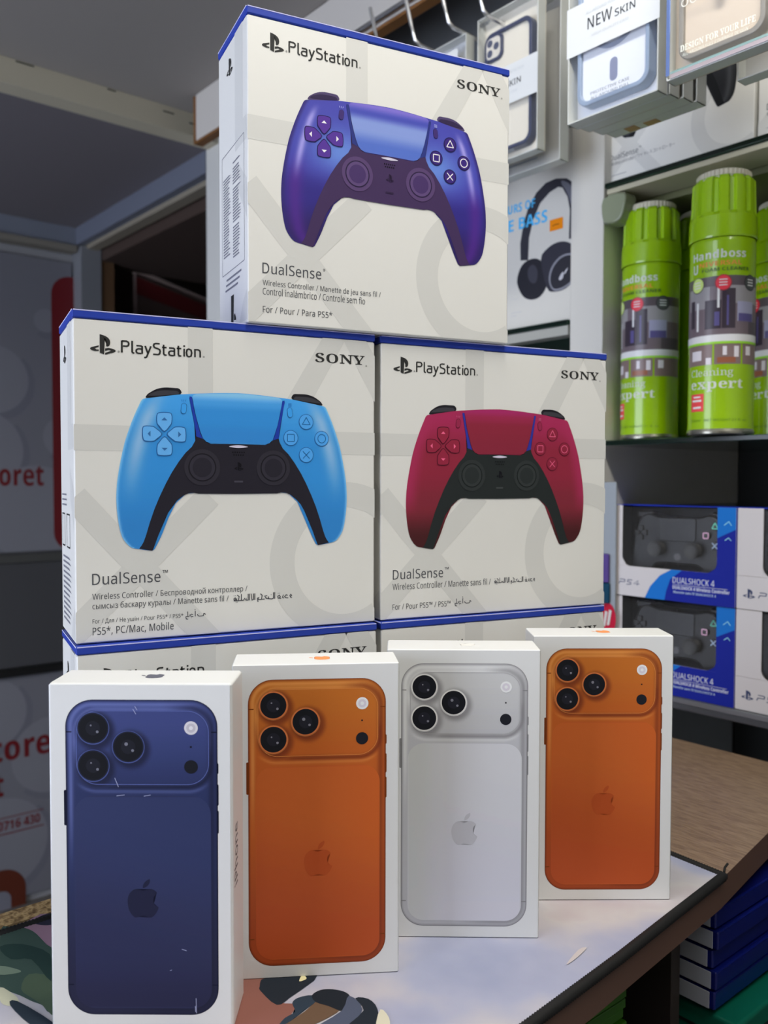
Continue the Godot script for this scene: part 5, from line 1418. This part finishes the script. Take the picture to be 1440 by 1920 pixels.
	var r2 := pack("plain white case pack hanging behind the pearly edged one", sd(0.172, 0.337, 0.150), 0.094, 0.19, 0.014, -1, 0xc9c9c5, 0)
	# left packs: navy frame
	var c := pack("clear pack with a navy framed phone case, right of the top controller box", sd(-0.178, 0.368, 0.10), 0.092, 0.175, 0.014, 0x2d3656, 0xe0dacb, 2)
	pr("paper_band", [px([-0.046, 0.062, 0.046, 0.062, 0.046, 0.106, -0.046, 0.106])], 0.0003, wh, c)
	text("brand_name", "NEW", Vector2(-0.030, 0.0810), 0.027, 0.0105, 0.0006, blk, c)
	text("brand_name", "SKIN", Vector2(0.000, 0.0810), 0.022, 0.0066, 0.0006, blk, c)
	text("description", "ALL-AROUND FULL PROTECTION", Vector2(-0.030, 0.0955), 0.056, 0.0028, 0.0006, gr, c)
	text("description", "HIGH QUALITY CASE", Vector2(-0.023, 0.0725), 0.040, 0.0030, 0.0006, gr, c)
	text("lettering", "NEW!", Vector2(-0.042, 0.1635), 0.016, 0.0052, 0.0003, ink(0x4a4c50, 0.7), c, Transform3D.IDENTITY, "Droid Sans", 700)
	pr("small_print", [px([-0.02, 0.009, 0.012, 0.009, 0.012, 0.0100, -0.02, 0.0100]), px([-0.02, 0.0072, 0.014, 0.0072, 0.014, 0.0082, -0.02, 0.0082])], 0.0003, ink(0x707478, 0.7), c)
	var cm := Pen.new()
	cm.slab(rr(Vector2(-0.0355, 0.120), Vector2(-0.008, 0.150), 0.008), -0.006, -0.0015, 0.001)
	obj("camera_surround", cm, mat(hexc(0x2d3656), 0.3), c)
	var cm2 := Pen.new()
	cm2.slab(rr(Vector2(-0.0325, 0.123), Vector2(-0.011, 0.147), 0.006), -0.005, -0.0010, 0.0004)
	obj("camera_window", cm2, mat(hexc(0xd8d3c8), 0.3), c)
	for l in [Vector2(-0.0265, 0.141), Vector2(-0.0165, 0.1355), Vector2(-0.0265, 0.1295)]:
		var q := Pen.new()
		q.ring(l, 0, 0.0042, -0.0007)
		obj("lens_hole", q, mat(hexc(0x4a5068), 0.3), c)
	var c2 := pack("white case pack hanging behind the navy framed one, with a peeled tape spot", sd(-0.172, 0.3625, 0.068), 0.092, 0.19, 0.016, -1, 0xb9b9b6, 0)
	pr("small_print", [px([-0.03, 0.014, 0.016, 0.014, 0.016, 0.0165, -0.03, 0.0165]), px([-0.03, 0.0095, 0.014, 0.0095, 0.014, 0.012, -0.03, 0.012])], 0.0003, ink(0x707478, 0.7), c2)
	var dd := pack("clear case pack with a white rounded sticker, half hidden behind the top controller box", sd(-0.288, 0.372, 0.10), 0.092, 0.165, 0.014, 0xb9bcc0, 0xc4c6c8, 0)
	pr("white_sticker", [rr(Vector2(0.008, 0.138), Vector2(0.032, 0.152), 0.003)], 0.0003, wh, dd)

# ---------------------------------------------------------------- below the counter
func under_counter() -> void:
	var g := "blue game cases stacked under the counter"
	var blue := mat(Color(0.04, 0.08, 0.36), 0.25)
	var o := thing("game_case", "", "game case", Vector3.ZERO, SA, g)
	var L := 0.17
	var Wd := 0.13
	var T := 0.0145
	boxp("case", Vector3(-Wd, 0, -L), Vector3(0, T, 0), blue, o, 0.0015)
	boxp("white_cover", Vector3(-Wd + 0.006, 0.001, 0.0002), Vector3(-0.004, T - 0.001, 0.0008), mat(Color(0.62, 0.63, 0.66), 0.4), o, 0.0002)
	var names := ["topmost", "second from the top", "middle", "fourth from the top", "lowest"]
	for i in 5:
		var l: String = "blue plastic game case, %s of the stack under the counter" % names[i]
		var c := o if i == 0 else dup(o, Vector3.ZERO, SA, l, g)
		c.position = sd(0.183 + [0.0, 0.002, -0.002, 0.001, 0.0][i], -0.326 - 0.0152 * i, 0.270); c.rotation_degrees.y = SA
		if i == 0: tag(o, l, "game case", g)
	var tg := "teal cases under the blue ones"
	var teal := mat(Color(0.03, 0.34, 0.27), 0.3)
	var t := thing("storage_case", "teal plastic case directly below the blue game cases", "case", sd(0.200, -0.420, 0.268), SA, tg)
	boxp("case", Vector3(-0.17, 0, -0.2), Vector3(0, 0.03, 0), teal, t, 0.003)
	boxp("black_seam", Vector3(-0.1701, 0.0135, -0.2001), Vector3(0.0003, 0.0165, 0.0003), mat(Color(0.02, 0.02, 0.02), 0.5), t, 0.0005)
	dup(t, sd(0.203, -0.451, 0.268), SA, "teal plastic case, second below the blue game cases", tg)
	dup(t, sd(0.201, -0.482, 0.268), SA, "teal plastic case, lowest under the counter", tg)
	var gg := "green cases stacked under the counter"
	var gr := mat(Color(0.17, 0.36, 0.02), 0.35)
	var s := thing("slim_case", "", "game case", Vector3.ZERO, SA, gg)
	boxp("case", Vector3(-0.13, 0, -0.135), Vector3(0, 0.0068, 0), gr, s, 0.001)
	for i in 12:
		var c := s if i == 0 else dup(s, Vector3.ZERO, SA, "", gg)
		tag(c, "thin green plastic case, %s of the green stack below the mat" % ["topmost", "second from the top", "third from the top", "fourth from the top", "fifth from the top", "sixth from the top", "seventh from the top", "eighth from the top", "ninth from the top", "tenth from the top", "eleventh from the top", "lowest"][i], "game case", gg)
		c.position = sd(0.185 + 0.0015 * sin(i * 2.3), -0.3075 - 0.0072 * i, 0.52); c.rotation_degrees.y = SA
